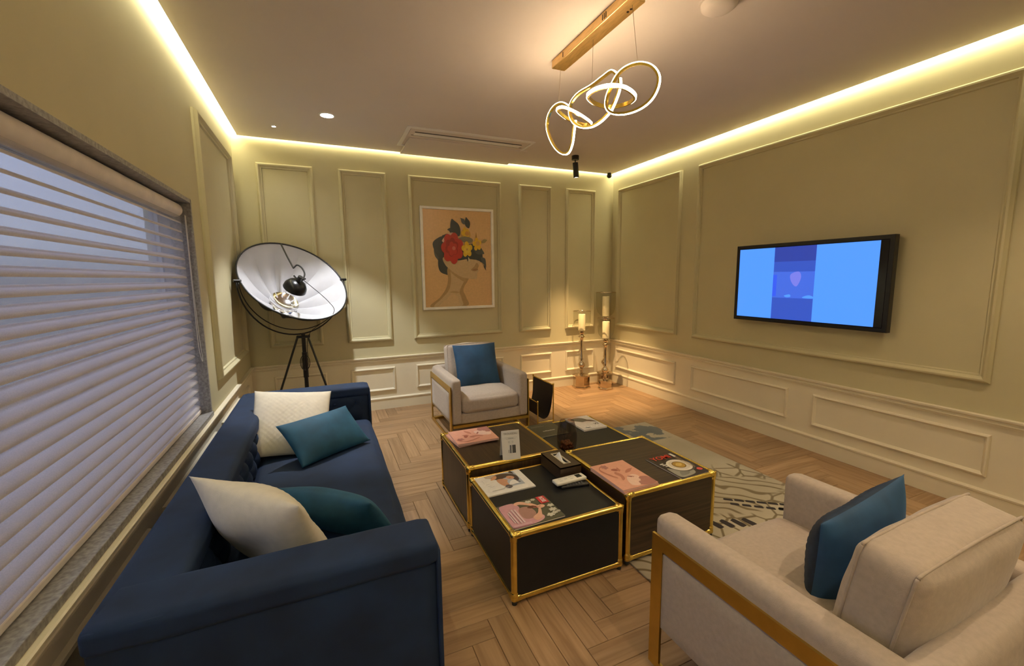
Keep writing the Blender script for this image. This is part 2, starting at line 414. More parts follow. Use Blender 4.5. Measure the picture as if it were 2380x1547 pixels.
pf = link('planks', bmr, OAK, fl); pf['kind'] = 'stuff'

# walls: sage above the chair rail, cream wainscot below
def wall_slab(name, x0, x1, y0, y1): return struct(link(name, bbox(x0, x1, y0, y1, RAIL, ZTOP+.1), SAGE))
wb = wall_slab('wall_back', XL-TH, XR+TH, YB, YB+TH)
wr = wall_slab('wall_right', XR, XR+TH, YF, YB)
wf = wall_slab('wall_front', XL-TH, XR+TH, YF-TH, YF)
bm = bmesh.new()
box(bm, XL-TH, XL, YF, WY0, RAIL, ZTOP+.1); box(bm, XL-TH, XL, WY1, YB, RAIL, ZTOP+.1)
box(bm, XL-TH, XL, WY0, WY1, WZ1, ZTOP+.1); box(bm, XL-TH, XL, WY0, WY1, RAIL, WZ0-.03)
wl = struct(link('wall_left', bm, SAGE))
link('wainscot', bbox(XL-TH, XR+TH, YB, YB+TH, -.12, RAIL), CREAM, wb); link('wainscot', bbox(XR, XR+TH, YF, YB, -.12, RAIL), CREAM, wr)
link('wainscot', bbox(XL-TH, XL, YF, YB, -.12, RAIL), CREAM, wl); link('wainscot', bbox(XL-TH, XR+TH, YF-TH, YF, -.12, RAIL), CREAM, wf)
PB = lambda x, z, d: (x, YB-d, z)
PR = lambda y, z, d: (XR-d, y, z)
PLF = lambda y, z, d: (XL+d, y, z)
PFR = lambda x, z, d: (x, YF+d, z)
def moulding(parent, place, a0, a1, b0, b1, prof, m, name='panel_moulding'):
    bm = bmesh.new(); frame_sweep(bm, a0, a1, b0, b1, prof, place); return link(name, bm, m, parent, smooth=28)
for a0, a1 in ((-.53, -.02), (.225, .71), (.955, 2.075), (2.317, 2.78), (3.0, 3.46)):
    moulding(wb, PB, a0, a1, .80, 2.65, MOULD, SAGE)
    moulding(wb, PB, a0+.01, a1+.01, .215, .49, MOULD_S, CREAM, 'wainscot_moulding')
for a0, a1 in ((3.775, 4.90), (1.185, 3.545), (-.2, .96), (-1.5, -.42)):
    moulding(wr, PR, a0, a1, .815, 2.665, MOULD, SAGE)
for a0, a1 in ((3.775, 4.90), (2.43, 3.54), (1.15, 2.215), (-.2, .93), (-1.5, -.42)):
    moulding(wr, PR, a0, a1, .22, .495, MOULD_S, CREAM, 'wainscot_moulding')
moulding(wl, PLF, 3.56, 4.76, .80, 2.63, MOULD, SAGE)
for a0, a1 in ((3.56, 4.76), (2.30, 3.36), (1.05, 2.12), (-.2, .87)):
    moulding(wl, PLF, a0, a1, .215, .49, MOULD_S, CREAM, 'wainscot_moulding')
for a0, a1 in ((-.4, .9), (1.1, 2.4), (2.6, 3.5)):
    moulding(wf, PFR, a0, a1, .80, 2.65, MOULD, SAGE)
def run(name, place, a0, a1, prof, m):
    bm = bmesh.new(); A = [bm.verts.new(place(a0, z, d)) for z, d in prof]; B = [bm.verts.new(place(a1, z, d)) for z, d in prof]; n = len(prof)
    for k in range(n): bm.faces.new((A[k], A[(k+1) % n], B[(k+1) % n], B[k]))
    bm.faces.new(A); bm.faces.new(B[::-1])
    return struct(link(name, bm, m, smooth=25))
RAILP = [(.555, 0), (.555, .008), (.566, .012), (.572, .020), (.580, .021), (.584, .014), (.590, .016), (.600, .030), (.612, .032), (.615, .026), (.615, 0)]
BASEP = [(0, 0), (0, .014), (.112, .014), (.116, .020), (.128, .022), (.136, .014), (.140, .008), (.140, 0)]
for i, (pl_, a0, a1, side) in enumerate(((PB, XL, XR, 'back'), (PR, YF, YB, 'right'), (PLF, YF, YB, 'left'), (PFR, XL, XR, 'front'))):
    run('trim_%d' % (i+1), pl_, a0, a1, RAILP, CREAM); run('baseboard_'+side, pl_, a0, a1, BASEP, CREAM)

# ceiling slab with a shadow gap all round that hides the strip lights
GL, GR, GB, GF = .06, .058, .032, .06
bm = bmesh.new(); box(bm, XL+GL, XR-GR, YF+GF, YB-GB, ZC, ZC+.10); box(bm, XL-TH, XR+TH, YF-TH, YB+TH, ZTOP+.1, ZTOP+.2)
struct(link('ceiling', bm, CEIL))
LED = emis('cove_led_diffuser', (1.0, .92, .58), COVE)
LEDBACK = mat('led_channel', (.8, .78, .7), .5)
def led(x0, x1, y0, y1, label):
    o = empty('led_strip', ((x0+x1)/2, (y0+y1)/2, ZC+.02), label, 'light strip', group='cove strip lights around the ceiling')
    link('channel', bbox(x0, x1, y0, y1, ZC+.030, ZC+.10), LEDBACK, o)
    i = .004
    link('diffuser', bbox(x0+i, x1-i, y0+i, y1-i, ZC+.018, ZC+.030), LED, o)
led(XL+.003, XL+GL, YF+GF, YB-GB, 'glowing cove light strip along the ceiling above the window')
led(XR-GR, XR-.003, YF+GF, YB-GB, 'glowing cove light strip along the ceiling above the television')
led(XL+.003, XR-.003, YB-GB, YB-.003, 'glowing cove light strip along the ceiling above the framed picture')
led(XL+.003, XR-.003, YF+.003, YF+GF, 'glowing cove light strip along the wall facing the framed picture')

# window: granite reveal, aluminium frame, glass
w1 = bpy.data.objects.new('window_1', None); COL.objects.link(w1); w1.location = (XL-.12, (WY0+WY1)/2, WZ0); struct(w1); w1['_abs'] = 1
bm = bmesh.new()
t_ = .022
box(bm, XL-TH+.03, XL+.004, WY1-t_, WY1+.0, WZ0, WZ1); box(bm, XL-TH+.03, XL+.004, WY0, WY0+t_, WZ0, WZ1); box(bm, XL-TH+.03, XL+.004, WY0, WY1, WZ1-t_, WZ1)
link('reveal', bm, STONE, w1)
link('window_sill', bbox(XL-TH+.03, XL+.012, WY0, WY1, WZ0-.03, WZ0, .003), STONE, w1)
bm = bmesh.new()
for y in (WY0+.03, 1.36, WY1-.03): box(bm, XL-TH+.04, XL-TH+.08, y-.025, y+.025, WZ0, WZ1-t_)
box(bm, XL-TH+.04, XL-TH+.08, WY0, WY1, WZ0, WZ0+.05); box(bm, XL-TH+.04, XL-TH+.08, WY0, WY1, WZ1-t_-.05, WZ1-t_)
link('window_frame', bm, mat('grey_aluminium', (.35, .35, .36), .4, .8), w1)
for y0, y1 in ((WY0+.055, 1.335), (1.385, WY1-.055)):
    link('pane', bbox(XL-TH+.055, XL-TH+.063, y0, y1, WZ0+.05, WZ1-t_-.05), PANEGL, w1)

# sheer shade: cassette, two sheers, horizontal vanes, bottom rail, cord
BX = XL-.075
bs = empty('window_shade', (BX, (WY0+WY1)/2, WZ0), 'sheer horizontal-vane shade hanging in the big window', 'window shade')
by0, by1 = WY0+.03, WY1-.045
bm = bmesh.new(); A = []
for y in (by0, by1):
    A.append([bm.verts.new((BX+.042*math.cos(a), y, WZ1-t_-.048+.042*math.sin(a))) for a in [2*PI*k/20 for k in range(20)]])
for k in range(20): bm.faces.new((A[0][k], A[0][(k+1) % 20], A[1][(k+1) % 20], A[1][k]))
bm.faces.new(A[0]); bm.faces.new(A[1][::-1])
link('cassette', bm, mat('shade_cassette', (.80, .74, .70), .6), bs, smooth=40)
ztop, zbot = WZ1-t_-.085, WZ0+.030
NV = 22
for dx, nm in ((.028, 'sheer'), (-.028, 'sheer')):
    link(nm, bbox(BX+dx-.0006, BX+dx+.0006, by0, by1, zbot, ztop), SHEER, bs)
vme = None
for i in range(NV):
    z = zbot+(ztop-zbot)*(i+.5)/NV
    if vme is None:
        bm = bmesh.new(); R0, R1 = [], []
        vp_ = [(-.0272, .017), (-.0268, .013), (-.024, .0095), (-.014, .0075), (0, .004), (.014, -.001), (.023, -.0055), (.0262, -.009), (.0270, -.013), (.0272, -.0165)]   # S-shaped vane, room edge lower
        for x, dz in vp_:
            for L_, y in ((R0, by0), (R1, by1)): L_.append((bm.verts.new((x, y, dz)), bm.verts.new((x-.0006, y, dz-.0008))))
        for k in range(len(vp_)-1):
            for q in (0, 1): bm.faces.new((R0[k][q], R0[k+1][q], R1[k+1][q], R1[k][q]))
        bmesh.ops.recalc_face_normals(bm, faces=bm.faces)
        vme = bpy.data.meshes.new('vane'); bm.to_mesh(vme); bm.free(); vme.materials.append(VANE); vme.polygons.foreach_set('use_smooth', [True]*len(vme.polygons))
    o = link('vane', vme, None, bs, loc=(0, 0, 0)); o.location = Vector((BX, 0, z))-Vector(bs.location)
link('bottom_rail', bbox(BX-.03, BX+.03, by0, by1, WZ0+.004, WZ0+.030, .006), mat('shade_cassette', (.8, .74, .7), .6), bs)
bm = bmesh.new(); cy = by1+.012
tube(bm, catmull([(BX+.05, cy-.012, 1.9), (BX+.05, cy-.014, 1.5), (BX+.05, cy-.01, 1.12), (BX+.055, cy-.005, 1.02), (BX+.06, cy+.004, .985), (BX+.06, cy+.012, 1.02), (BX+.055, cy+.010, 1.12), (BX+.05, cy+.004, 1.5), (BX+.05, cy+.004, 1.9)], 6, False), .0022, 6)
link('pull_cord', bm, WHITEP, bs, smooth=60)

# ================================================================ sofa
SX0, SX1, SY0, SY1, SZ = -.60, .297, 1.275, 3.705, .655
so = empty('sofa', ((SX0+SX1)/2, (SY0+SY1)/2, 0), 'long navy velvet tuxedo sofa with a button-tufted back under the window', 'sofa')
AT, BT = .185, .19
link('base', soft_box(SX0+.015, SX1-.02, SY0+.015, SY1-.015, .06, .27, .02, n=8), NAVY, so, smooth=180)
def tufted(u0, u1, v0, v1, place, pu, pv, depth, nu, nv):
    """diamond tufted pad: place(u, v, d) -> point; d grows out of the pad"""
    bm = bmesh.new(); G = []
    for i in range(nu+1):
        row = []
        for j in range(nv+1):
            u = u0+(u1-u0)*i/nu; v = v0+(v1-v0)*j/nv
            a, b = (u-u0)/pu, (v-v0)/pv
            s = abs(math.sin(PI*(a+b)/1.0)*math.sin(PI*(a-b)/1.0))**.42
            eg = min(1, min(u-u0, u1-u, v-v0, v1-v)/.045); eg = math.sin(eg*PI/2)
            row.append(bm.verts.new(place(u, v, depth*s*eg)))
        G.append(row)
    for i in range(nu):
        for j in range(nv): bm.faces.new((G[i][j], G[i+1][j], G[i+1][j+1], G[i][j+1]))
    # skirt into the body
    edge = [G[i][0] for i in range(nu+1)]+[G[nu][j] for j in range(1, nv+1)]+[G[i][nv] for i in range(nu-1, -1, -1)]+[G[0][j] for j in range(nv-1, 0, -1)]
    return bm
def buttons(parent, u0, u1, v0, v1, place, pu, pv, nrm):
    bmb = bmesh.new(); bmesh.ops.create_uvsphere(bmb, u_segments=10, v_segments=6, radius=.011)
    me = bpy.data.meshes.new('button'); bmb.to_mesh(me); bmb.free(); me.materials.append(NAVY); me.polygons.foreach_set('use_smooth', [True]*len(me.polygons))
    i = 0; z = v0+pv*.5; out = []
    row = 1
    while z < v1-.03:
        y = u0+(pu*.5 if row % 2 else pu)
        while y < u1-.04:
            o = link('button', me, None, parent, loc=(0, 0, 0)); o.location = Vector(place(y, z, .004))
            y += pu
        z += pv*.5; row += 1
# back
bk = link('backrest', soft_box(SX0, SX0+BT-.035, SY0+.01, SY1-.01, .07, SZ-.012, .025, n=10), NAVY, so, smooth=180)
link('backrest_cap', soft_box(SX0, SX0+BT, SY0, SY1, SZ-.075, SZ, .022, (0, 0, .004), n=16, wrinkle=.002), NAVY, bk, smooth=180)
PBK = lambda y, z, d: (SX0+BT-.035+d+.022*(.62-z), y, z)
link('tufted_pad', tufted(SY0+AT-.005, SY1-AT+.005, .36, SZ-.055, PBK, .155, .17, .042, 150, 26), NAVY, bk, smooth=180)
buttons(bk, SY0+AT-.005, SY1-AT+.005, .36, SZ-.055, PBK, .155, .17, None)
for nm, y0, y1, inner in (('armrest', SY0, SY0+AT, 1), ('armrest', SY1-AT, SY1, -1)):
    a = link(nm, soft_box(SX0+.01, SX1-.006, y0+.012, y1-.012, .07, SZ-.06, .02, (0, .006, 0), n=12), NAVY, so, smooth=180)
    link('armrest_cap', soft_box(SX0, SX1, y0, y1, SZ-.078, SZ, .024, (0, 0, .005), n=18, wrinkle=.002, seed=y0), NAVY, a, smooth=180)
    link('front_border', soft_box(SX1-.012, SX1+.006, y0+.006, y1-.006, .07, SZ-.03, .008, n=6), NAVY, a, smooth=180)
    yin = y1-.014 if inner > 0 else y0+.014
    PA = lambda x, z, d, yin=yin, inner=inner: (x, yin+inner*d*.6, z)
    link('tufted_pad', tufted(SX0+BT-.02, SX1-.05, .36, SZ-.07, PA, .155, .17, .030, 50, 24), NAVY, a, smooth=180)
    buttons(a, SX0+BT-.02, SX1-.05, .36, SZ-.07, PA, .155, .17, None)
link('seat_cushion', soft_box(SX0+BT-.02, SX1-.012, SY0+AT-.004, SY1-AT+.004, .26, .405, .045, (.012, 0, .018), n=26, wrinkle=.003), NAVY, so, smooth=180)
for x in (SX0+.07, SX1-.07):
    for y in (SY0+.09, SY1-.09):
        link('leg', lathe([(0, 0), (.016, 0), (.024, .07), (0, .07)], 14, (x, y)), SATIN, so, smooth=40)

# ================================================================ cushions
def pillow(name, w, h, t, m, quilt=None, n=36, seed=0, wr=.006, ear=.06, two=False):
    bm = bmesh.new(); V = {}
    for side in (1, -1):
        for i in range(n+1):
            for j in range(n+1):
                u, v = 2*i/n-1, 2*j/n-1
                if side < 0 and (i in (0, n) or j in (0, n)): V[side, i, j] = V[1, i, j]; continue
                ex = 1-ear*(1-v*v)*1.0; ey = 1-ear*(1-u*u)*1.0            # pinched sides leave pointed corners
                x, y = u*w/2*ex, v*h/2*ey
                th = (max(0, 1-abs(u)**2.6)*max(0, 1-abs(v)**2.6))**.62
                z = side*t/2*th
                nv = noise.noise_vector(Vector((x*5+seed, y*5, side*3)))
                z += wr*nv.z*th*2; x += wr*nv.x*.6*th; y += wr*nv.y*.6*th
                if quilt and side > 0:
                    a, b = x/quilt, y/quilt
                    z += .0045*th*(abs(math.sin(PI*(a+b)))*abs(math.sin(PI*(a-b))))**.5
                V[side, i, j] = bm.verts.new((x, y, z))
        for i in range(n):
            for j in range(n):
                q = (V[side, i, j], V[side, i+1, j], V[side, i+1, j+1], V[side, i, j+1])
                if len(set(q)) == 4: bm.faces.new(q if side > 0 else q[::-1])
    if two:
        for f in bm.faces: f.material_index = 0 if f.calc_center_median().z > 0 else 1
    return bm
def place_pillow(o, c, xdir, nrm):
    """c centre; xdir direction of the width; nrm the quilted/front normal"""
    z = Vector(nrm).normalized(); x = Vector(xdir); x = (x-z*x.dot(z)).normalized(); y = z.cross(x)
    o.matrix_world = Matrix(((x.x, y.x, z.x, c[0]), (x.y, y.y, z.y, c[1]), (x.z, y.z, z.z, c[2]), (0, 0, 0, 1)))
QUILT = .034
p = link('cushion', pillow('cushion', .47, .50, .15, IVORY, QUILT, 60, 1, .005), IVORY, smooth=180)
place_pillow(p, (-.235, 3.04, .585), (1, -.08, 0), (.10, -.60, .72)); tag(p, 'ivory quilted square cushion leaning in the sofa corner by the floor lamp', 'cushion', 'cushions on the sofa')
p = link('cushion', pillow('cushion', .50, .31, .13, TEAL, None, 36, 2, .006, .05), TEAL, smooth=180)
place_pillow(p, (-.035, 2.86, .535), (.80, .60, -.02), (.42, -.55, .78)); tag(p, 'teal velvet lumbar cushion lying against the ivory quilted cushion', 'cushion', 'cushions on the sofa')
p = link('cushion', pillow('cushion', .50, .48, .17, IVORY, QUILT, 60, 5, .018), IVORY, smooth=180)
place_pillow(p, (-.235, 1.735, .575), (.74, -.66, -.06), (.58, .60, .42)); tag(p, 'ivory cushion propped across the sofa corner behind a round-edged teal cushion', 'cushion', 'cushions on the sofa')
p = link('cushion', pillow('cushion', .46, .32, .14, TEAL, None, 36, 9, .004, .02), TEAL, smooth=180)
place_pillow(p, (.0, 1.90, .505), (.80, -.60, 0), (.50, .62, .62)); tag(p, 'teal cushion half hidden between the ivory cushion and the sofa armrest', 'cushion', 'cushions on the sofa')

# ================================================================ armchairs
RZT = .0122      # top of the rug
def armchair(cx, cy, rot, Wd, D, H, label, z0=0):
    o = empty('armchair', (cx, cy, z0), label, 'armchair', rot, group='greige armchairs with gold frames', absolute=False)
    at, zb = .095, .165
    L = lambda n, bm, m, s=180, par=o: link(n, bm, m, par, smooth=s, loc=(0, 0, 0))
    w2, d2 = Wd/2, D/2
    for s in (-1, 1):
        x0, x1 = (-w2, -w2+at) if s < 0 else (w2-at, w2)
        a = L('armrest', soft_box(x0, x1, -d2, d2-.02, zb, H, .032, (.004, 0, 0), n=16, wrinkle=.0015, seed=s), GREIGE)
        xo = s*w2
        # raised upper band and welt on the outer side
        L('side_panel', soft_box(min(xo, xo+s*.006)-.003, max(xo, xo+s*.006)+.003, -d2+.05, d2-.05, zb+.01, H-.13, .004, n=4), GREIGE, par=a)
        g = bmesh.new(); e0, e1 = sorted((xo+s*.002, xo+s*.012))
        box(g, e0, e1, -d2+.008, -d2+.060, .0, H-.068)                   # front upright
        box(g, e0, e1, -d2+.060, d2-.012, H-.120, H-.068)                # top bar
        box(g, e0, e1, d2-.052, d2-.012, .0, H-.120)                     # rear upright
        box(g, e0, e1, -d2+.060, d2-.052, .0, .028)  # floor runner
        bmesh.ops.remove_doubles(g, verts=g.verts, dist=1e-5)
        L('side_frame', g, SATIN, 30)
    L('back_shell', soft_box(-w2+.02, w2-.02, d2-.085, d2, zb, H, .03, (0, .01, 0), n=14), GREIGE)
    L('seat_base', soft_box(-w2+at-.02, w2-at+.02, -d2+.012, d2-.1, zb, .265, .012, n=8), GREIGE)
    L('seat_cushion', soft_box(-w2+at+.002, w2-at-.002, -d2-.004, d2-.22, .258, .415, .045, (0, .012, .022), n=20, wrinkle=.003, seed=3), GREIGE)
    bc = L('back_cushion', soft_box(-w2+at+.0275, w2-at-.0275, -.078, .078, -.21, .21, .036, (0, .028, .012), n=22, wrinkle=.006, seed=11), GREIGE)
    bc.location = (0, d2-.175, .60 if H < .6 else .585); bc.rotation_euler = (math.radians(-9), 0, 0)
    wp = bmesh.new(); ww, hh = w2-at-.0275-.0045, .2085; c_ = .03                             # piped seam round the back of the cushion
    for yy in (-.058, .058):
        tube(wp, catmull([(-ww+c_, yy, -hh), (0, yy, -hh-.007), (ww-c_, yy, -hh), (ww-.008, yy, -hh+.008), (ww, yy, -hh+c_), (ww, yy, 0), (ww, yy, hh-c_), (ww-.008, yy, hh-.008), (ww-c_, yy, hh), (0, yy, hh+.007), (-ww+c_, yy, hh), (-ww+.008, yy, hh-.008), (-ww, yy, hh-c_), (-ww, yy, 0), (-ww, yy, -hh+c_), (-ww+.008, yy, -hh+.008)], 5), .0042, 6, True)
    sp = link('piping', wp, GREIGE, bc, smooth=180, loc=(0, 0, 0))
    for ya, yb in ((-d2-.002, -d2+.03), (d2-.04, d2-.01)):
        fr = bmesh.new(); box(fr, -w2+.004, w2-.004, ya, yb, zb-.026, zb-.001); L('base_rail', fr, SATIN, 30)
    cr = bmesh.new(); box(cr, -w2, w2, d2-.05, d2-.01, 0, .024); L('floor_bar', cr, SATIN, 30)
    return o
armchair(1.39, 4.06, 0, .764, .80, .59, 'greige armchair with gold frame and plain blue cushion below the framed picture')
FRC = armchair(1.525, .785, PI+.02, .85, .80, .603, 'greige armchair with broad gold side frame standing half on the rug', RZT+.0003)
p = link('cushion', pillow('cushion', .46, .45, .15, BLUEV, None, 36, 21, .008, .05), BLUEV, smooth=180)
place_pillow(p, (1.40, 4.10, .615), (1, -.05, .02), (.0, -.92, .36)); tag(p, 'plain dark blue velvet cushion on the armchair below the framed picture', 'cushion')
p = link('cushion', pillow('cushion', .53, .43, .17, None, .03, 60, 33, .011, .05, True), [mat('dark_quilted_velvet', (.008, .026, .060), .75, vary=.3, scale=30), mat('steel_blue_velvet', (.020, .078, .180), .7, vary=.2, scale=8, bump=.15, bscale=500, sheen=.3)], smooth=180)
place_pillow(p, (1.665, .80, .535), (-1, .02, -.08), (-.06, .98, .10)); tag(p, 'blue cushion with a quilted face slumped in the armchair on the rug', 'cushion')

# ================================================================ rug
RX0, RX1, RY0, RY1 = 1.392, 2.96, .20, 3.36
rg = link('rug', soft_box(-(RX1-RX0)/2, (RX1-RX0)/2, -(RY1-RY0)/2, (RY1-RY0)/2, -.006, .006, .004, n=10), RUGM, smooth=60, loc=((RX0+RX1)/2, (RY0+RY1)/2, .0062))
tag(rg, 'cream rug with brown line drawing and slate splashes under the tables', 'rug')
bm = bmesh.new()      # woven dark stones motif, slightly proud of the pile
def stone(cx, cy, a, b, rot):
    ca, sa = math.cos(rot), math.sin(rot); P = [(-a, -b*.8), (-a*.7, -b), (a*.8, -b), (a, -b*.5), (a*.85, b*.8), (a*.5, b), (-a*.8, b*.9), (-a, b*.4)]
    lo = [bm.verts.new((cx+x*ca-y*sa, cy+x*sa+y*ca, RZT-.001)) for x, y in P]; hi = [bm.verts.new((v.co.x, v.co.y, RZT+.0002)) for v in lo]
    bm.faces.new(hi)
    for k in range(8): bm.faces.new((lo[k], lo[(k+1) % 8], hi[(k+1) % 8], hi[k]))
for k in range(4): stone(2.085+k*.068, 1.725-.022*k, .022, .045, .1)
for k in range(7): stone(2.40+k*.055, 1.90-.040*k, .030, .014, -.7)
for k in range(6): stone(2.39+k*.055, 1.84-.044*k, .028, .015, -.7)
for k in range(5): stone(2.62+k*.055, 1.67-.026*k, .027, .014, -.7)
ms_ = link('stone_motif', bm, mat('rug_dark_yarn', (.035, .028, .028), .95), None, loc=(0, 0, 0)); ms_.parent = rg; ms_.matrix_parent_inverse = Matrix.Translation(rg.location).inverted(); ms_['kind'] = 'stuff'

# ================================================================ trunk tables
def trunk(x0, y0, zf, H, pm, label, ax):
    w = .622; x1, y1 = x0+w, y0+w; r = .0155
    o = empty('trunk_table', (x0+w/2, y0+w/2, zf), label, 'coffee table', group='gold-edged trunk tables pushed together')
    z0, z1 = zf+.016, zf+H
    a0, a1, b0, b1 = x0+r, x1-r, y0+r, y1-r; c0, c1 = z0+r, z1-r
    pt = .010
    def panel(nm, *d):
        me = bpy.data.meshes.new(nm); b = bbox(*d); bmesh.ops.recalc_face_normals(b, faces=b.faces); b.to_mesh(me); b.free(); uvbox(me, ax[0] if nm == 'top_panel' else ax[1]); link(nm, me, pm, o)
    panel('top_panel', a0, a1, b0, b1, z1-pt-.004, z1-.004)
    panel('bottom_panel', a0, a1, b0, b1, z0+.004, z0+.004+pt)
    panel('side_panel', a0, a1, y0+.006, y0+.006+pt, c0, c1); panel('side_panel', a0, a1, y1-.006-pt, y1-.006, c0, c1)
    panel('side_panel', x0+.006, x0+.006+pt, b0, b1, c0, c1); panel('side_panel', x1-.006-pt, x1-.006, b0, b1, c0, c1)
    for za in (c0, c1):
        for ya in (b0, b1):
            b = bmesh.new(); tube(b, [(a0, ya, za), (a1, ya, za)], r, 14); link('edge_tube', b, GOLD, o, smooth=50)
        for xa in (a0, a1):
            b = bmesh.new(); tube(b, [(xa, b0, za), (xa, b1, za)], r, 14); link('edge_tube', b, GOLD, o, smooth=50)
    for xa in (a0, a1):
        for ya in (b0, b1):
            b = bmesh.new(); tube(b, [(xa, ya, c0), (xa, ya, c1)], r, 14); link('edge_tube', b, GOLD, o, smooth=50)
            for za, sg in ((c0, 1), (c1, -1)):
                b = bmesh.new(); bmesh.ops.create_uvsphere(b, u_segments=14, v_segments=10, radius=r*1.22)
                bmesh.ops.translate(b, verts=b.verts, vec=(xa, ya, za))
                sx, sy = (1 if xa == a0 else -1), (1 if ya == b0 else -1)
                for d in ((sx, 0, 0), (0, sy, 0), (0, 0, sg)):                # sockets that grip each tube
                    D_ = Vector(d); pc = Vector((xa, ya, za)); tube(b, [pc+D_*.006, pc+D_*.027, pc+D_*.030], [r*1.16, r*1.16, r*1.02], 14)
                cn = link('corner_fitting', b, GOLD, o, smooth=45)
                if za == c1:
                    s_ = bmesh.new(); bmesh.ops.create_uvsphere(s_, u_segments=8, v_segments=6, radius=.004)
                    bmesh.ops.translate(s_, verts=s_.verts, vec=Vector((xa, ya, za))+Vector((-sx, -sy, 1)).normalized()*r*1.22); link('rivet', s_, GOLD, cn, smooth=180)
            link('foot', lathe([(0, zf), (.012, zf), (.013, zf+.012), (.010, zf+.018), (0, zf+.018)], 14, (xa, ya)), mat('rubber_foot', (.02, .02, .02), .7), o)
    return z1-.004
HB, HW = .355, .405
ZB = trunk(.710, 1.643, 0, HB, BLKPANEL, 'low black trunk table with gold edges holding two remotes', (0, 0))
ZW1 = trunk(.707, 2.285, 0, HW, WALNUT, 'dark wood trunk table with gold edges carrying the white sign', (1, 2))
ZW2 = trunk(1.352, 1.643, RZT+.0003, HW-RZT, WALNUT, 'dark wood trunk table with gold edges carrying the food magazine', (0, 0))
ZB2 = trunk(1.352, 2.285, RZT+.0003, HB-RZT, BLKPANEL, 'low black trunk table with gold edges holding the smoked glass jar', (0, 0))

# ================================================================ things on the tables
def magazine(name, cx, cy, z, w, h, t, rot, label, layers, texts=(), cat='magazine', group=None, coverdz=.0004, page=None):
    o = empty(name, (cx, cy, z), label, cat, rot, group=group, absolute=False)
    link('pages', bbox(-w/2, w/2, -h/2, h/2, .0006, t-.0006, .0008, 1), page or PAPER, o, loc=(0, 0, 0))
    cv = bmesh.new(); box(cv, -w/2-.001, w/2+.001, -h/2-.001, h/2+.001, t-.0008, t); box(cv, -w/2-.001, w/2+.001, -h/2-.001, h/2+.001, 0, .0008)
    c = link('cover', cv, ink(layers[0][0], .3), o, loc=(0, 0, 0))
    art('cover_print', c, w, h, layers, T(0, 0, t+coverdz), rough=.3)
    for tx, sz, col, x, y, a, sx in texts:
        text_part('lettering', c, tx, sz, ink(col, .4), T((x-.5)*w, (y-.5)*h, t+coverdz+len(layers)*.00018+.0003)@RZ(a), bold=.0008, sx=sx)
    return o
pk, pk2, pk3, pk4, pk5 = (.74, .37, .27), (.36, .11, .08), (.84, .58, .48), (.50, .19, .13), (.42, .18, .155)
def pink_layers(flip):
    L = [(pk, rect(0, 0, 1, 1)), (pk5, sm((.62, .02), (.98, .02), (.98, .24), (.80, .30), (.66, .24), (.52, .18))), (pk3, sm((.36, .10), (.55, .05), (.62, .22), (.78, .30), (.74, .42), (.55, .40), (.42, .30))),
         (pk4, sm((.30, .30), (.40, .34), (.46, .48), (.40, .62), (.32, .56), (.36, .44))), (pk2, leaf(.36, .72, .24, .10, -.3)), (pk4, leaf(.60, .52, .34, .09, .35)), (pk2, leaf(.52, .40, .2, .05, -.5)),
         (pk4, sm((.12, .80), (.16, .62), (.26, .44), (.24, .40), (.12, .58), (.07, .76), (.16, .88), (.24, .92), (.24, .89), (.17, .86))), (pk5, flower(.30, .86, .09, 5)), (pk3, flower(.62, .24, .10, 9, .3, .7)), (pk4, leaf(.5, .6, .18, .07, 1.1))]
    if flip: L = [(c, [(1-y, x) for x, y in P]) for c, P in L]
    return L
PPG = mat('pink_edge_pages', (.80, .56, .50), .7)
magazine('magazine', .884, 2.735, ZW1, .285, .245, .010, .10, 'pink illustrated booklet lying undermost beneath the top one by the sign', pink_layers(True), group='pink illustrated booklets', page=PPG)
magazine('magazine', .892, 2.722, ZW1+.0112, .287, .250, .012, -.01, 'pink illustrated booklet lying on top of the pile by the sign', pink_layers(True), group='pink illustrated booklets', page=PPG)
magazine('magazine', 1.452, 1.806, ZW2, .226, .300, .010, .012, 'pink illustrated booklet underneath its twin on the food magazine table', pink_layers(False), group='pink illustrated booklets', page=PPG)
magazine('magazine', 1.450, 1.810, ZW2+.0108, .224, .302, .010, -.012, 'pink illustrated booklet on top of its twin on the food magazine table', pink_layers(False), group='pink illustrated booklets', page=PPG)
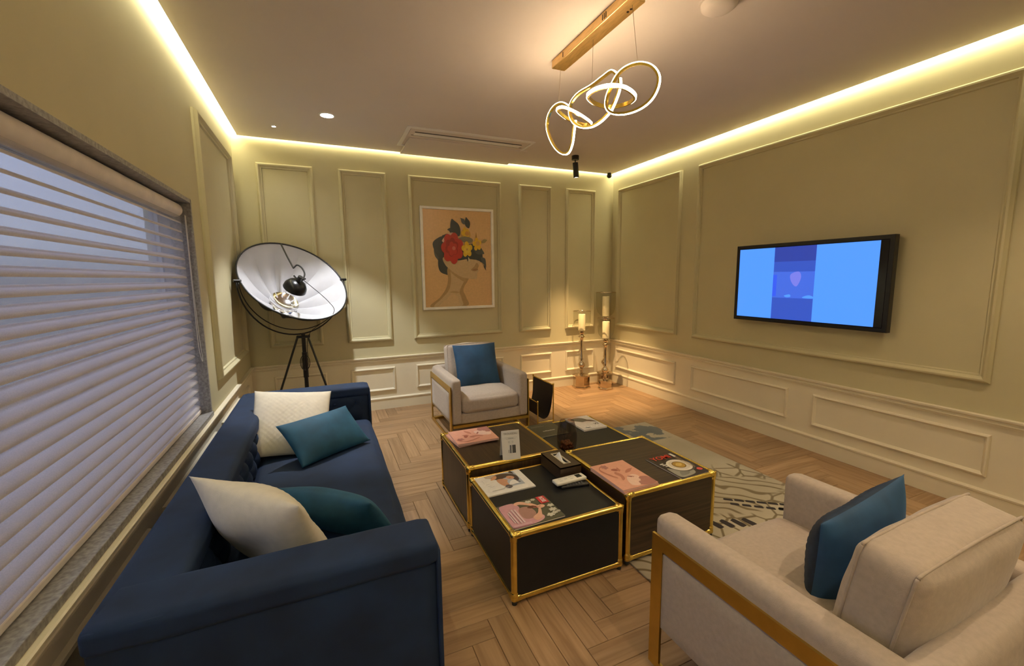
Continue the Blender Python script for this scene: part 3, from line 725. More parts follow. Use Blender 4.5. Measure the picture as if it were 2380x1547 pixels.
# white framed-photo magazine
hair, skin, sky, wht = (.07, .045, .04), (.60, .32, .19), (.45, .50, .57), (.80, .78, .75)
white_layers = [((.82, .80, .77), rect(0, 0, 1, 1)), (sky, rect(.20, .22, .86, .985)), ((.55, .47, .40), rect(.20, .22, .55, .985)),
    (wht, sm((.06, .30), (.20, .20), (.42, .24), (.46, .46), (.40, .66), (.28, .80), (.12, .86), (.05, .6))), (hair, sm((.30, .78), (.45, .93), (.62, .93), (.74, .86), (.84, .72), (.83, .50), (.76, .44), (.70, .62), (.60, .70), (.44, .66))),
    (skin, sm((.40, .40), (.47, .26), (.54, .30), (.56, .48), (.60, .58), (.50, .68), (.38, .66))), (skin, ell(.685, .66, .075, .10, .5)), ((.40, .18, .10), leaf(.64, .62, .10, .03, .6)), (skin, sm((.27, .70), (.36, .86), (.44, .88), (.40, .74))),
    (hair, sm((.74, .92), (.80, 1.0), (.82, .82))), ((.10, .09, .10), sm((.44, .22), (.50, .14), (.58, .20), (.56, .30), (.48, .32))), (wht, sm((.55, .30), (.66, .28), (.76, .32), (.72, .50), (.62, .46))), (hair, leaf(.74, .42, .12, .03, -.9)),
    ((.45, .44, .44), rect(.10, .60, .105, .78)), ((.5, .49, .49), rect(.13, .42, .20, .435)), ((.5, .49, .49), rect(.15, .36, .24, .375)), ((.5, .49, .49), rect(.12, .52, .19, .535)), ((.4, .38, .38), rect(.14, .16, .40, .178)), ((.4, .38, .38), rect(.44, .19, .50, .215))]
magazine('magazine', .8725, 2.120, ZB, .280, .226, .006, .012, 'white-bordered fashion magazine with a long-haired woman on the low black table', white_layers)
# pink dress magazine with red masthead (its head points along +x)
dress, dress2, ol, fl_, sk2 = (.62, .33, .38), (.40, .22, .19), (.095, .095, .06), (.60, .58, .48), (.75, .43, .31)
pink_mag = [(ol, rect(0, 0, 1, 1)), (dress, sm((0, .05), (.20, 0), (.45, .02), (.62, .10), (.66, .24), (.54, .34), (.36, .30), (.34, .60), (.38, .80), (.30, .98), (.1, .98), (.02, .9), (0, .5))),
    (dress2, sm((.30, .30), (.42, .22), (.56, .34), (.58, .54), (.52, .70), (.38, .72), (.30, .58))), (sk2, sm((.34, .96), (.46, .98), (.64, .80), (.72, .62), (.70, .58), (.56, .74), (.42, .86), (.33, .86))), ((.14, .05, .03), leaf(.50, .66, .2, .12, -.2)),
    (sk2, ell(.75, .585, .085, .075, .15)), (dress2, ell(.74, .60, .02, .012)), (sk2, sm((.48, .10), (.60, .14), (.66, .30), (.72, .50), (.68, .52), (.60, .36), (.46, .24))), ((.36, .10, .09), leaf(.60, .62, .12, .05, -.5)),
    (fl_, flower(.60, .88, .07, 5)), (fl_, flower(.72, .92, .05, 6)), (fl_, flower(.93, .52, .07, 5)), (fl_, flower(.90, .34, .08, 6)), (fl_, flower(.78, .16, .08, 5)), (fl_, flower(.88, .20, .06, 5)), ((.5, .47, .38), flower(.96, .22, .05, 6)),
    ((.60, .04, .05), rect(.80, .66, .97, .985)), ((.72, .56, .58), rect(.08, .18, .105, .62)), ((.72, .56, .58), rect(.12, .14, .145, .66)), ((.66, .50, .52), rect(.18, .12, .215, .72)), ((.72, .56, .58), rect(.235, .12, .265, .70)), ((.66, .40, .47), rect(.02, .02, .36, .10))]
magazine('magazine', .870, 1.784, ZB, .272, .212, .007, .02, 'fashion magazine with a pink dress and red masthead box on the low black table', pink_mag, [('ROSE', .030, (.85, .75, .74), .885, .825, -PI/2, .72)])
# food magazine
food = [((.035, .025, .02), rect(0, 0, 1, 1)), ((.33, .32, .27), sm((.05, .06), (.30, .03), (.62, .08), (.70, .22), (.50, .30), (.26, .34), (.10, .46), (.04, .3))), ((.22, .22, .19), sm((.14, .10), (.40, .10), (.55, .2), (.3, .26))),
    ((.10, .09, .07), ell(.60, .45, .40, .27, 0)), ((.76, .70, .60), ell(.58, .47, .37, .255)), ((.66, .60, .50), ell(.58, .47, .30, .205)), ((.20, .12, .03), ell(.58, .48, .20, .145)), ((.45, .28, .05), ell(.58, .48, .175, .125)), ((.62, .44, .13), sm((.46, .46), (.58, .42), (.70, .50), (.60, .55), (.50, .52))),
    ((.40, .28, .16), [(.93, .86), (.95, .86), (.90, .26), (.88, .26)]), ((.40, .28, .16), [(.86, .86), (.88, .86), (.86, .30), (.84, .30)]), ((.72, .10, .09), ell(.90, .16, .085, .055)), ((.7, .68, .6), rect(.08, .62, .20, .66)), ((.7, .68, .6), rect(.10, .56, .24, .60)), ((.7, .68, .6), rect(.12, .50, .20, .53)), ((.75, .72, .68), rect(.86, .80, .95, .97))]
magazine('magazine', 1.822, 1.797, ZW2, .200, .284, .007, .03, 'dark food magazine with a round plate and red title on the wood table', food, [('YOMI', .060, (.70, .045, .02), .44, .875, 0, .95)])
# fashion magazine on the far black table
farw = [((.74, .70, .68), rect(0, 0, 1, 1)), ((.62, .36, .26), sm((.0, .86), (.2, .98), (.50, .96), (.6, .80), (.40, .66), (.12, .70))), ((.10, .10, .09), sm((.10, .80), (.30, .90), (.62, .84), (.74, .62), (.60, .50), (.38, .56))), ((.14, .08, .06), sm((.60, .70), (.84, .62), (.96, .44), (.80, .48), (.66, .56))), ((.68, .60, .57), sm((.3, .5), (.55, .40), (.75, .46), (.6, .56)))]
magazine('magazine', 1.832, 2.757, ZB2, .205, .285, .012, .0, 'white fashion magazine with large lettering on the low black table by the jar', farw, [('MAXI', .062, (.90, .88, .86), .50, .12, .06, 1.0), ('XI', .040, (.05, .05, .05), .80, .30, .1, 1.1)])
# dark brochure
bro = [((.030, .036, .028), rect(0, 0, 1, 1)), ((.22, .24, .20), rect(.10, .78, .58, .80)), ((.22, .24, .20), rect(.12, .83, .50, .842)), ((.55, .55, .50), rect(.02, .022, .98, .030))]  # last strip is the highlight on the near edge, painted into the cover
magazine('brochure', 1.490, 2.765, ZB2, .235, .262, .004, .02, 'dark green brochure with white lettering lying beside the smoked glass jar', bro, [('collection', .026, (.55, .55, .50), .52, .40, 0, 1.0)], cat='brochure')

# table sign: folded card
sg = empty('table_sign', (.998, 2.322, ZW1), 'white folded tent card sign with black bars standing on the wood table', 'sign', -.16, absolute=False)
bm = bmesh.new(); hs_, w_, tk = .172, .112, .0016; lean = .035
def slab(bm, pts, t):
    n = (Vector(pts[1])-Vector(pts[0])).cross(Vector(pts[2])-Vector(pts[0])).normalized()*t
    a = [bm.verts.new(Vector(p)) for p in pts]; b = [bm.verts.new(Vector(p)+n) for p in pts]
    bm.faces.new(a[::-1]); bm.faces.new(b)
    for k in range(4): bm.faces.new((a[k], a[(k+1) % 4], b[(k+1) % 4], b[k]))
slab(bm, [(-w_/2, -lean, 0), (w_/2, -lean, 0), (w_/2, 0, hs_), (-w_/2, 0, hs_)], tk); slab(bm, [(w_/2, lean+.01, 0), (-w_/2, lean+.01, 0), (-w_/2, 0, hs_), (w_/2, 0, hs_)], tk)
CARD = mat('white_card', (.80, .78, .75), .45, vary=.02)
cd = link('card', bm, CARD, sg, loc=(0, 0, 0))
al = math.atan2(hs_, lean)
FM = T(0, -lean/2-.0019, hs_/2)@Matrix.Rotation(al, 4, 'X')
gk = (.10, .10, .10)
art('printed_marks', cd, w_, hs_, [((.35, .35, .35), rect(.24, .715, .78, .722)), (gk, rect(.36, .23, .385, .34)), (gk, rect(.44, .22, .50, .50)), ((.35, .35, .35), rect(.525, .22, .545, .50)), (gk, rect(.57, .22, .76, .50)), ((.5, .5, .5), rect(.16, .765, .86, .772)),
    ((.45, .45, .45), ell(.40, .61, .045, .03)), ((.45, .45, .45), ell(.60, .61, .045, .03)), ((.8, .78, .75), ell(.40, .61, .03, .02)), ((.8, .78, .75), ell(.60, .61, .03, .02)), ((.3, .3, .3), rect(.36, .735, .66, .748))], FM)
text_part('lettering', cd, 'TROUSSEAU', .0165, ink((.22, .22, .22)), FM@T(0, .40*hs_, .0022), sx=.95)

# tissue box
tx0, tx1, ty0, ty1, tz = 1.172, 1.310, 2.010, 2.248, ZB
tb = empty('tissue_box', ((tx0+tx1)/2, (ty0+ty1)/2, tz), 'brown wooden tissue box with a white tissue in its slot', 'tissue box')
HT = .075
bm = bmesh.new(); sx0, sx1, sy0, sy1 = (tx0+tx1)/2-.020, (tx0+tx1)/2+.020, (ty0+ty1)/2-.075, (ty0+ty1)/2+.075
wl_ = .008
box(bm, tx0, tx0+wl_, ty0, ty1, tz, tz+HT); box(bm, tx1-wl_, tx1, ty0, ty1, tz, tz+HT); box(bm, tx0+wl_, tx1-wl_, ty0, ty0+wl_, tz, tz+HT); box(bm, tx0+wl_, tx1-wl_, ty1-wl_, ty1, tz, tz+HT)
link('body', bm, TISSUEW, tb)
bm = bmesh.new(); zt0, zt1 = tz+HT-.008, tz+HT+.0005
box(bm, tx0, sx0, ty0, ty1, zt0, zt1); box(bm, sx1, tx1, ty0, ty1, zt0, zt1); box(bm, sx0, sx1, ty0, sy0, zt0, zt1); box(bm, sx0, sx1, sy1, ty1, zt0, zt1)
link('lid', bm, TISSUEW, tb)
bm = bmesh.new(); frame_sweep(bm, sx0-.004, sx1+.004, sy0-.004, sy1+.004, [(0, 0), (0, .0015), (.005, .0015), (.005, -.006)], lambda x, y, d: (x, y, zt1+d)); link('slot_trim', bm, mat('pale_slot_trim', (.72, .66, .52), .35, .3), tb)
bm = bmesh.new(); G = []
for i in range(13):
    row = []
    for j in range(11):
        s, t = i/12, j/10
        y = sy0+.012+(sy1-sy0-.024)*s; hgt = .050*math.exp(-((s-.66)/.20)**2)*(1-abs(2*t-1)**1.5)
        row.append(bm.verts.new(((sx0+sx1)/2+(t-.5)*.034*(1-.5*hgt/.05)+.004*math.sin(9*s+3*t), y+.006*math.sin(7*t), tz+HT-.016+hgt+.003*math.sin(14*s+5*t))))
    G.append(row)
for i in range(12):
    for j in range(10): bm.faces.new((G[i][j], G[i+1][j], G[i+1][j+1], G[i][j+1]))
link('tissue', bm, mat('white_tissue', (.85, .84, .80), .9, vary=.02), tb, smooth=180)
link('tray', bbox(tx0+.009, tx1-.009, ty0+.009, ty1-.009, tz+.001, tz+.045), mat('tissue_stack', (.8, .79, .76), .9), tb)

# remotes
rb = empty('remote_control', (1.212, 1.925, ZB), 'slim black television remote under the white remote', 'remote control', -.16, absolute=False)
b0_ = link('body', bbox(-.083, .083, -.021, .021, 0, .015, .005, 3), mat('black_remote_plastic', (.012, .012, .013), .35), rb, smooth=40, loc=(0, 0, 0))
for i in range(6):
    for j in range(3):
        link('button', bbox(-.05+i*.018, -.039+i*.018, -.0135+j*.010, -.0065+j*.010, .0145, .0168, .001, 1), mat('grey_button', (.09, .09, .10), .5), rb, loc=(0, 0, 0))
rw = empty('remote_control', (1.200, 1.957, ZB+.0168), 'white air conditioner remote with a small dark display', 'remote control', .035, absolute=False)
rb_ = link('body', bbox(-.098, .098, -.030, .030, 0, .019, .007, 3), mat('white_remote_plastic', (.80, .77, .68), .35), rw, smooth=40, loc=(0, 0, 0))
link('display', bbox(.040, .074, -.017, .017, .0186, .0202, .0006, 1), mat('dark_display', (.03, .035, .03), .2), rw, loc=(0, 0, 0))
for x, y in ((-.06, -.011), (-.06, .011), (-.025, 0), (.008, -.011), (.008, .011)):
    link('button', bbox(x-.009, x+.009, y-.005, y+.005, .0186, .0203, .001, 1), mat('pale_button', (.66, .65, .58), .5), rw, loc=(0, 0, 0))

# smoked glass jar with amber filling
vx, vy = 1.432, 2.372
vj = empty('glass_jar', (vx, vy, ZB2), 'smoked glass jar with amber stones standing by the tissue box', 'jar')
vp = [(.040, 0), (.052, .004), (.062, .03), (.066, .07), (.066, .11), (.060, .16), (.047, .205)]
ip = [(r_-.003, z_+(.004 if k_ == 0 else 0)) for k_, (r_, z_) in enumerate(vp)]
bm = lathe([(0, ZB2)]+[(r_, ZB2+z_) for r_, z_ in vp], 36, (vx, vy))
link('glass', bm, SMOKE, vj, smooth=60)
for k in range(26):
    b = bmesh.new(); bmesh.ops.create_icosphere(b, subdivisions=1, radius=.0145)
    for v in b.verts: v.co *= 1+.3*noise.noise(v.co*90+Vector((k, 0, 0)))
    a = 2.4*k; rr = .040*math.sqrt(((k*7) % 13)/13)
    if k >= 13: rr *= .85
    bmesh.ops.translate(b, verts=b.verts, vec=(vx+rr*math.cos(a), vy+rr*math.sin(a), ZB2+.022+.024*(k//13)+.004*((k*5) % 3)))
    link('pebble', b, mat('amber_stone', (.16, .045, .012), .35, vary=.5, scale=60), vj, smooth=180)

# ================================================================ helpers for lamps
def lamp_light(name, kind, parent, loc, power, col, radius=.03, aim=None, size=None, blend=None):
    ld = bpy.data.lights.new(name, kind); ld.energy = power; ld.color = col
    if kind in ('POINT', 'SPOT'): ld.shadow_soft_size = radius
    if kind == 'SPOT': ld.spot_size = size; ld.spot_blend = blend
    lo = bpy.data.objects.new(name, ld); COL.objects.link(lo)
    lo.parent = parent; lo.matrix_parent_inverse = parent.matrix_basis.inverted() if parent.get('_abs') else Matrix.Identity(4)
    lo.location = loc
    if aim is not None: lo.rotation_euler = (Vector(aim)-Vector(loc)).to_track_quat('-Z', 'Y').to_euler()
    return lo

# ================================================================ studio floor lamp with fabric dish
LX, LY = -.197, 4.60
la = empty('floor_lamp', (LX, LY, 0), 'black tripod floor lamp with a big white-lined umbrella dish behind the sofa', 'floor lamp')
DC = Vector((-.229, 4.60, 1.497)); DN = Vector((.386, -.631, .673)).normalized(); DR = .49; DD = .385
PIV = Vector((0, 0, 1)).cross(DN).normalized()          # horizontal pivot axis
if PIV.x < 0: PIV = -PIV
DY = DN.cross(PIV)
def dish(u, v, w): return DC+PIV*u+DY*v+DN*w
def dsh(u, v, w): return dish(u*1.082, v*1.082, w*1.082)
NP = 12
def dish_surface(off, sag):
    bm = bmesh.new(); rings = []
    for i in range(13):
        s = i/12; ring = []
        for k in range(NP*4):
            a = 2*PI*k/(NP*4); fr = (k % 4)/4
            th = (fr-.5)*2*PI/NP; pf = math.cos(PI/NP)/math.cos(th)   # cloth gores pulled straight between ribs
            r = DR*s*(1+(pf-1)*(1-s**6))
            wv = -DD*(1-s**1.8)-off
            ring.append(bm.verts.new(dish(r*math.cos(a), r*math.sin(a), wv+.034*math.sin(PI*s)*math.sin(PI*fr))) if i else None)
        rings.append(ring)
    c = bm.verts.new(dish(0, 0, -DD-off))
    n = NP*4
    for k in range(n): bm.faces.new((c, rings[1][k], rings[1][(k+1) % n]))
    for i in range(1, 12):
        for k in range(n): bm.faces.new((rings[i][k], rings[i+1][k], rings[i+1][(k+1) % n], rings[i][(k+1) % n]))
    return bm
ds = link('dish', dish_surface(.004, .012), mat('black_dish_fabric', (.010, .010, .012), .7), la, smooth=24)
link('dish_lining', dish_surface(0, .012), DISHIN, ds, smooth=24)
bm = bmesh.new(); tube(bm, [dish(DR*math.cos(2*PI*k/64), DR*math.sin(2*PI*k/64), .0) for k in range(64)], .0075, 8, True); link('rim', bm, BLACKM, ds, smooth=180)
for k in range(NP):
    a = 2*PI*k/NP; bm = bmesh.new()
    tube(bm, [dish(DR*s*math.cos(a), DR*s*math.sin(a), -DD*(1-s**1.8)-.008) for s in [j/10 for j in range(1, 11)]], .003, 6); link('rib', bm, BLACKM, ds, smooth=180)
# yoke: two arcs from the pivots down to the pole
for rr, nm, tw in ((DR+.028, 'yoke', 0), (DR+.014, 'yoke', .16)):
    bm = bmesh.new(); pts = []
    for k in range(33):
        a = PI+PI*k/32; z = math.sin(a)*rr*(1 if not tw else .93); pts.append(DC+PIV*math.cos(a)*rr+Vector((0, 0, z))+Vector((PIV.y, -PIV.x, 0))*tw*math.sin(a)*-.35)
    tube(bm, pts, .0065 if not tw else .0045, 8); link(nm, bm, BLACKM, la, smooth=180)
for s in (-1, 1):
    bm = bmesh.new(); tube(bm, [DC+PIV*s*(DR-.01), DC+PIV*s*(DR+.05)], .013, 12); link('pivot_knob', bm, BLACKM, la, smooth=40)
# lamp arm, cap and bulb
A0 = dsh(.053, .446, 0)
pts = [A0, dsh(.03, .28, .02), dsh(.005, .096, .05), dsh(.035, .11, .075), dsh(.052, .06, .09), dsh(.04, -.02, .095), dsh(-.02, -.10, .10)]
bm = bmesh.new(); tube(bm, [pts[0], pts[1], pts[2]]+catmull(pts[2:], 8, False)[1:], .0075, 8); link('arm', bm, BLACKM, la, smooth=60)
CC = Vector(dsh(-.075, -.13, .06)); CN = (-DN-DY*.15+PIV*-.10).normalized()
def on_axis(prof, c, ax, seg=28):
    bm = lathe(prof, seg); q = Vector((0, 0, 1)).rotation_difference(ax).to_matrix().to_4x4(); bmesh.ops.transform(bm, matrix=Matrix.Translation(c)@q, verts=bm.verts); return bm
link('bulb_cap', on_axis([(1.25*a_, 1.25*b_) for a_, b_ in ((0, -.055), (.03, -.052), (.06, -.036), (.078, -.008), (.082, .02), (.078, .02), (.072, -.006), (.055, -.03), (0, -.046))], CC, CN), mat('dark_bronze_cap', (.02, .02, .02), .28, .6), la, smooth=60)
BP = CC+CN*.035
link('bulb', on_axis([(0, -.03), (.018, -.028), (.020, -.015), (.024, -.004), (.022, .008), (.012, .018), (0, .020)], CC+CN*.002, CN), SILVER, la, smooth=60)
link('socket', on_axis([(0, -.12), (.020, -.12), (.022, -.05), (0, -.05)], CC, CN), BLACKM, la, smooth=40)
for k, (a, l) in enumerate(((0.2, .07), (2.0, .06))):
    bm = bmesh.new(); d0 = (PIV*math.cos(a)+DY*math.sin(a)); tube(bm, [CC-CN*.07-d0*.02, CC-CN*.08+d0*l], .008, 8); link('clamp_lever', bm, BLACKM, la, smooth=40)
link('hub_reflector', on_axis([(0, .0), (.05, .004), (.10, .020), (.135, .045), (.139, .042), (.10, .014), (0, -.006)], dish(0, 0, -DD+.020), DN), SILVER, la, smooth=60)
# pole and tripod
YB_ = DC.z-(DR+.028)
bm = bmesh.new(); tube(bm, [(LX, LY, .12), (LX, LY, YB_+.005)], .018, 14); link('pole', bm, BLACKM, la, smooth=40)
bm = bmesh.new(); tube(bm, [(LX, LY, .55), (LX, LY, .80)], .024, 14); link('sleeve', bm, BLACKM, la, smooth=40)
link('leg_collar', bbox(LX-.06, LX+.06, LY-.05, LY+.05, YB_-.035, YB_-.015, .004), BLACKM, la)
for a in (math.radians(200), math.radians(-40), math.radians(95)):
    top = Vector((LX+.055*math.cos(a), LY+.055*math.sin(a), YB_-.03)); ft = Vector((LX+.40*math.cos(a), LY+.40*math.sin(a), .01))
    bm = bmesh.new(); tube(bm, [top, ft], .010, 10); lg = link('leg', bm, BLACKM, la, smooth=40)
    bm = bmesh.new(); tube(bm, [ft-Vector((0, 0, .01)), ft+Vector((0, 0, .02))], .014, 10); link('rubber_foot', bm, mat('rubber_foot', (.02, .02, .02), .7), lg, smooth=40)
    br = bmesh.new(); tube(br, [top.lerp(ft, .55), (LX, LY, .30)], .005, 8); link('brace', br, BLACKM, la, smooth=40)
for k in range(4):
    bm = bmesh.new(); tube(bm, [(LX+(.042+.004*k)*math.cos(t)*math.cos(.5*k), LY+(.045)*math.cos(t)*math.sin(.5*k)-.02, .70+.075*math.sin(t)) for t in [2*PI*j/28 for j in range(28)]], .0032, 6, True); link('cable_coil', bm, BLACKM, la, smooth=180)
bm = bmesh.new(); tube(bm, catmull([CC-CN*.11, dish(.18, -.30, .03), dish(.20, -.42, -.02), Vector((LX+.07, LY-.02, 1.0)), Vector((LX+.03, LY-.02, .86)), Vector((LX+.03, LY-.02, .76))], 8, False), .0028, 6); link('power_cable', bm, BLACKM, la, smooth=180)

# ================================================================ chandelier
RIB = emis('chandelier_ribbon', (1.0, .73, .45), CHAND)
ch = empty('chandelier', (1.4875, 2.215, ZC-.05), 'gold canopy pendant lamp with looping light ribbons over the tables', 'chandelier')
cn_ = link('canopy', bbox(1.44, 1.535, 1.83, 2.60, ZC-.05, ZC-.001, .003), BRASSW, ch)
for y in (1.90, 1.925):
    link('screw', lathe([(0, ZC-.0525), (.006, ZC-.0525), (.007, ZC-.049), (0, ZC-.049)], 12, (1.505, y)), mat('dark_screw', (.05, .03, .02), .4, .8), cn_)
for y in (2.02, 2.035, 2.05, 2.46):
    link('vent_slot', bbox(1.4385, 1.4402, y-.003, y+.003, ZC-.04, ZC-.012), mat('dark_screw', (.05, .03, .02), .4, .8), cn_)
RPT = [[1.44, 1.9, 2.518], [1.463, 1.856, 2.536], [1.495, 1.806, 2.534], [1.528, 1.763, 2.508], [1.552, 1.743, 2.464], [1.558, 1.751, 2.417], [1.55, 1.782, 2.372], [1.528, 1.828, 2.344], [1.496, 1.885, 2.334], [1.463, 1.935, 2.34], [1.437, 1.969, 2.359], [1.422, 1.979, 2.391], [1.42, 1.965, 2.435], [1.427, 1.938, 2.477]]
MPT = [[1.384, 2.096, 2.471], [1.355, 2.001, 2.461], [1.364, 1.931, 2.454], [1.397, 1.892, 2.45], [1.463, 1.887, 2.45], [1.552, 1.931, 2.454], [1.615, 1.99, 2.46], [1.645, 2.074, 2.468], [1.631, 2.158, 2.477], [1.575, 2.201, 2.481], [1.478, 2.174, 2.478]]
WPT = [[1.533, 2.016, 2.556], [1.536, 2.019, 2.516], [1.535, 2.041, 2.473], [1.53, 2.079, 2.422], [1.525, 2.106, 2.403], [1.513, 2.16, 2.38], [1.497, 2.224, 2.371], [1.476, 2.298, 2.388], [1.457, 2.353, 2.427], [1.446, 2.378, 2.475], [1.442, 2.375, 2.517], [1.445, 2.349, 2.551], [1.458, 2.293, 2.574], [1.48, 2.204, 2.582], [1.502, 2.115, 2.601], [1.514, 2.064, 2.607], [1.527, 2.03, 2.576]]
LPT = [[1.366, 2.395, 2.504], [1.372, 2.342, 2.498], [1.429, 2.343, 2.49], [1.515, 2.367, 2.479], [1.626, 2.427, 2.469], [1.633, 2.476, 2.473], [1.58, 2.497, 2.483], [1.493, 2.486, 2.495], [1.412, 2.44, 2.502]]
FPT = [[1.532, 2.461, 2.484], [1.532, 2.478, 2.421], [1.532, 2.495, 2.357], [1.526, 2.526, 2.309], [1.51, 2.567, 2.307], [1.486, 2.617, 2.348], [1.463, 2.656, 2.418], [1.448, 2.674, 2.493], [1.447, 2.657, 2.559], [1.461, 2.609, 2.604], [1.484, 2.549, 2.61], [1.506, 2.5, 2.576]]
def ribbon(pts, closed, lat):
    """gold channel with a light strip on its outer side; lat = half width across the ribbon plane"""
    P = catmull(pts, 7, closed); n = len(P); c = sum(P, Vector())/n
    nrm = Vector()
    for i in range(n): nrm += (P[i]-c).cross(P[(i+1) % n]-c)
    nrm.normalize()
    def sweep(prof, m, name, par):
        bm = bmesh.new(); R_ = []
        for i, p in enumerate(P):
            a = P[i-1] if (i or closed) else p; b = P[(i+1) % n] if (i < n-1 or closed) else p
            tg = (b-a).normalized(); out = tg.cross(nrm).normalized()
            R_.append([bm.verts.new(p+out*o_+nrm*l_) for o_, l_ in prof])
        k = len(prof)
        for i in range(n if closed else n-1):
            A, B = R_[i], R_[(i+1) % n]
            for q in range(k): bm.faces.new((A[q], A[(q+1) % k], B[(q+1) % k], B[q]))
        if not closed: bm.faces.new(R_[0]); bm.faces.new(R_[-1][::-1])
        return link(name, bm, m, par, smooth=40)
    r_ = sweep([(-.007, -lat), (-.007, lat), (.004, lat), (.004, -lat)], GOLD, 'light_ribbon', ch)
    sweep([(.004, -lat*.92), (.004, lat*.92), (.0085, lat*.75), (.0085, -lat*.75)], RIB, 'diffuser', r_)
ribbon(RPT, True, .0085); ribbon(MPT, True, .0100); ribbon(WPT, False, .0080); ribbon(LPT, True, .0085); ribbon(FPT, False, .0080)
for a, b in (((1.49, 1.872, ZC-.05), (1.485, 1.815, 2.536)), ((1.49, 2.21, ZC-.05), (1.48, 2.20, 2.584)), ((1.49, 2.575, ZC-.05), (1.475, 2.572, 2.612))):
    bm = bmesh.new(); tube(bm, [a, b], .0011, 6); link('cable', bm, mat('steel_cable', (.35, .28, .2), .4, .8), ch)

# ================================================================ ceiling fittings
DLE = emis('downlight_diffuser', (.95, .96, 1.0), 40)
def downlight(x, y, r, label, power, col=(.95, .96, 1.0), size=2.0, group=None, blend=.6):
    o = empty('downlight', (x, y, ZC-.004), label, 'downlight', group=group)
    link('trim_ring', lathe([(r, ZC-.0005), (r*1.28, ZC-.0005), (r*1.28, ZC-.003), (r*1.05, ZC-.006), (r, ZC-.006)], 32, (x, y), close=True), WHITEP, o, smooth=40)
    link('diffuser', lathe([(0, ZC-.0045), (r, ZC-.0045), (r, ZC-.0005), (0, ZC-.0005)], 32, (x, y)), DLE, o)
    if power: lamp_light('downlight_beam', 'SPOT', o, (x, y, ZC-.012), power, col, .03, (x, y, 0), size, blend)
downlight(.125, 4.14, .052, 'bright round downlight in the ceiling between window and air conditioner', DOWN_W, (.96, .98, 1.0), 1.30, None, .35)
downlight(-.312, 4.60, .016, 'tiny round pin light in the ceiling corner over the floor lamp', 3)
for x, y, nm in ((1.15, -.35, 'gap between sofa and armchair'), (2.75, .60, 'armchair on the rug')):  # extra lamps added out of view to brighten the front of the room
    downlight(x, y, .052, 'added unseen fill downlight in the ceiling above the '+nm, FILL_W, (1.0, .74, .48), 1.9)

ac = empty('air_conditioner', (1.5, 4.55, ZC), 'white slim air conditioner panel with a long slot set in the ceiling', 'air conditioner')
bm = bmesh.new(); frame_sweep(bm, .80, 2.10, 4.13, 4.75, [(0, -.001), (0, -.008), (.03, -.012), (.035, -.012), (.035, -.001)], lambda x, y, d: (x, y, ZC+d)); link('bezel', bm, WHITEP, ac, smooth=30)
link('front_panel', bbox(.872, 2.155, 4.43, YB-GB-.004, ZC-.018, ZC-.001, .004), CEIL, ac)
link('air_plate', bbox(.84, 2.06, 4.17, 4.425, ZC-.010, ZC-.001), CEIL, ac)
DK = mat('dark_slot', (.05, .045, .04), .6)
link('air_slot', bbox(.89, 2.00, 4.245, 4.268, ZC-.0115, ZC-.009), DK, ac); link('air_slot', bbox(.87, 2.04, 4.345, 4.356, ZC-.0115, ZC-.009), DK, ac)
link('louver', bbox(.89, 2.00, 4.272, 4.338, ZC-.016, ZC-.008, .003), WHITEP, ac)

sd = empty('smoke_detector', (1.93, 1.74, ZC), 'round white smoke detector on the ceiling near the pendant canopy', 'smoke detector')
link('base_plate', lathe([(0, ZC-.001), (.098, ZC-.001), (.098, ZC-.012), (0, ZC-.012)], 36, (1.93, 1.74)), CEIL, sd, smooth=40)
link('dome', lathe([(.088, ZC-.012), (.085, ZC-.03), (.065, ZC-.045), (.03, ZC-.05), (0, ZC-.05)], 36, (1.93, 1.74)), CEIL, sd, smooth=60)

sx_, sy_ = 2.757, 4.42
sl = empty('ceiling_spotlight', (sx_, sy_, ZC), 'small black cylinder spotlight on the ceiling aimed at the candle corner', 'spotlight')
link('mount', lathe([(0, ZC-.001), (.042, ZC-.001), (.042, ZC-.045), (0, ZC-.045)], 28, (sx_, sy_)), BLACKM, sl, smooth=40)
bm = bmesh.new(); tube(bm, [(sx_, sy_, ZC-.045), (sx_, sy_, ZC-.09)], .007, 10); link('swivel', bm, BLACKM, sl, smooth=40)
AIM = Vector((3.10, 4.52, 0)); S0 = Vector((sx_, sy_, ZC-.075)); SD = (AIM-S0).normalized()
link('barrel', on_axis([(0, 0), (.030, 0), (.032, .01), (.032, .165), (.026, .165), (.026, .155), (0, .155)], S0, SD), BLACKM, sl, smooth=40)
link('lens', on_axis([(0, .157), (.024, .157), (.024, .160), (0, .162)], S0, SD), emis('spot_lens', (1, .82, .58), 60), sl)
lamp_light('spot_beam', 'SPOT', sl, S0+SD*.17, SPOT_W, (1.0, .66, .33), .015, AIM, .85, .8)

cc = empty('security_camera', (3.63, 4.985, ZC), 'tiny black dome camera in the ceiling corner', 'camera')
link('mount', lathe([(0, ZC-.001), (.026, ZC-.001), (.026, ZC-.012), (0, ZC-.012)], 20, (3.63, 4.96)), BLACKM, cc, smooth=40)
bm = bmesh.new(); bmesh.ops.create_uvsphere(bm, u_segments=20, v_segments=12, radius=.034); bmesh.ops.translate(bm, verts=bm.verts, vec=(3.63, 4.96, ZC-.034)); link('dome', bm, mat('black_gloss', (.01, .01, .01), .15), cc, smooth=180)

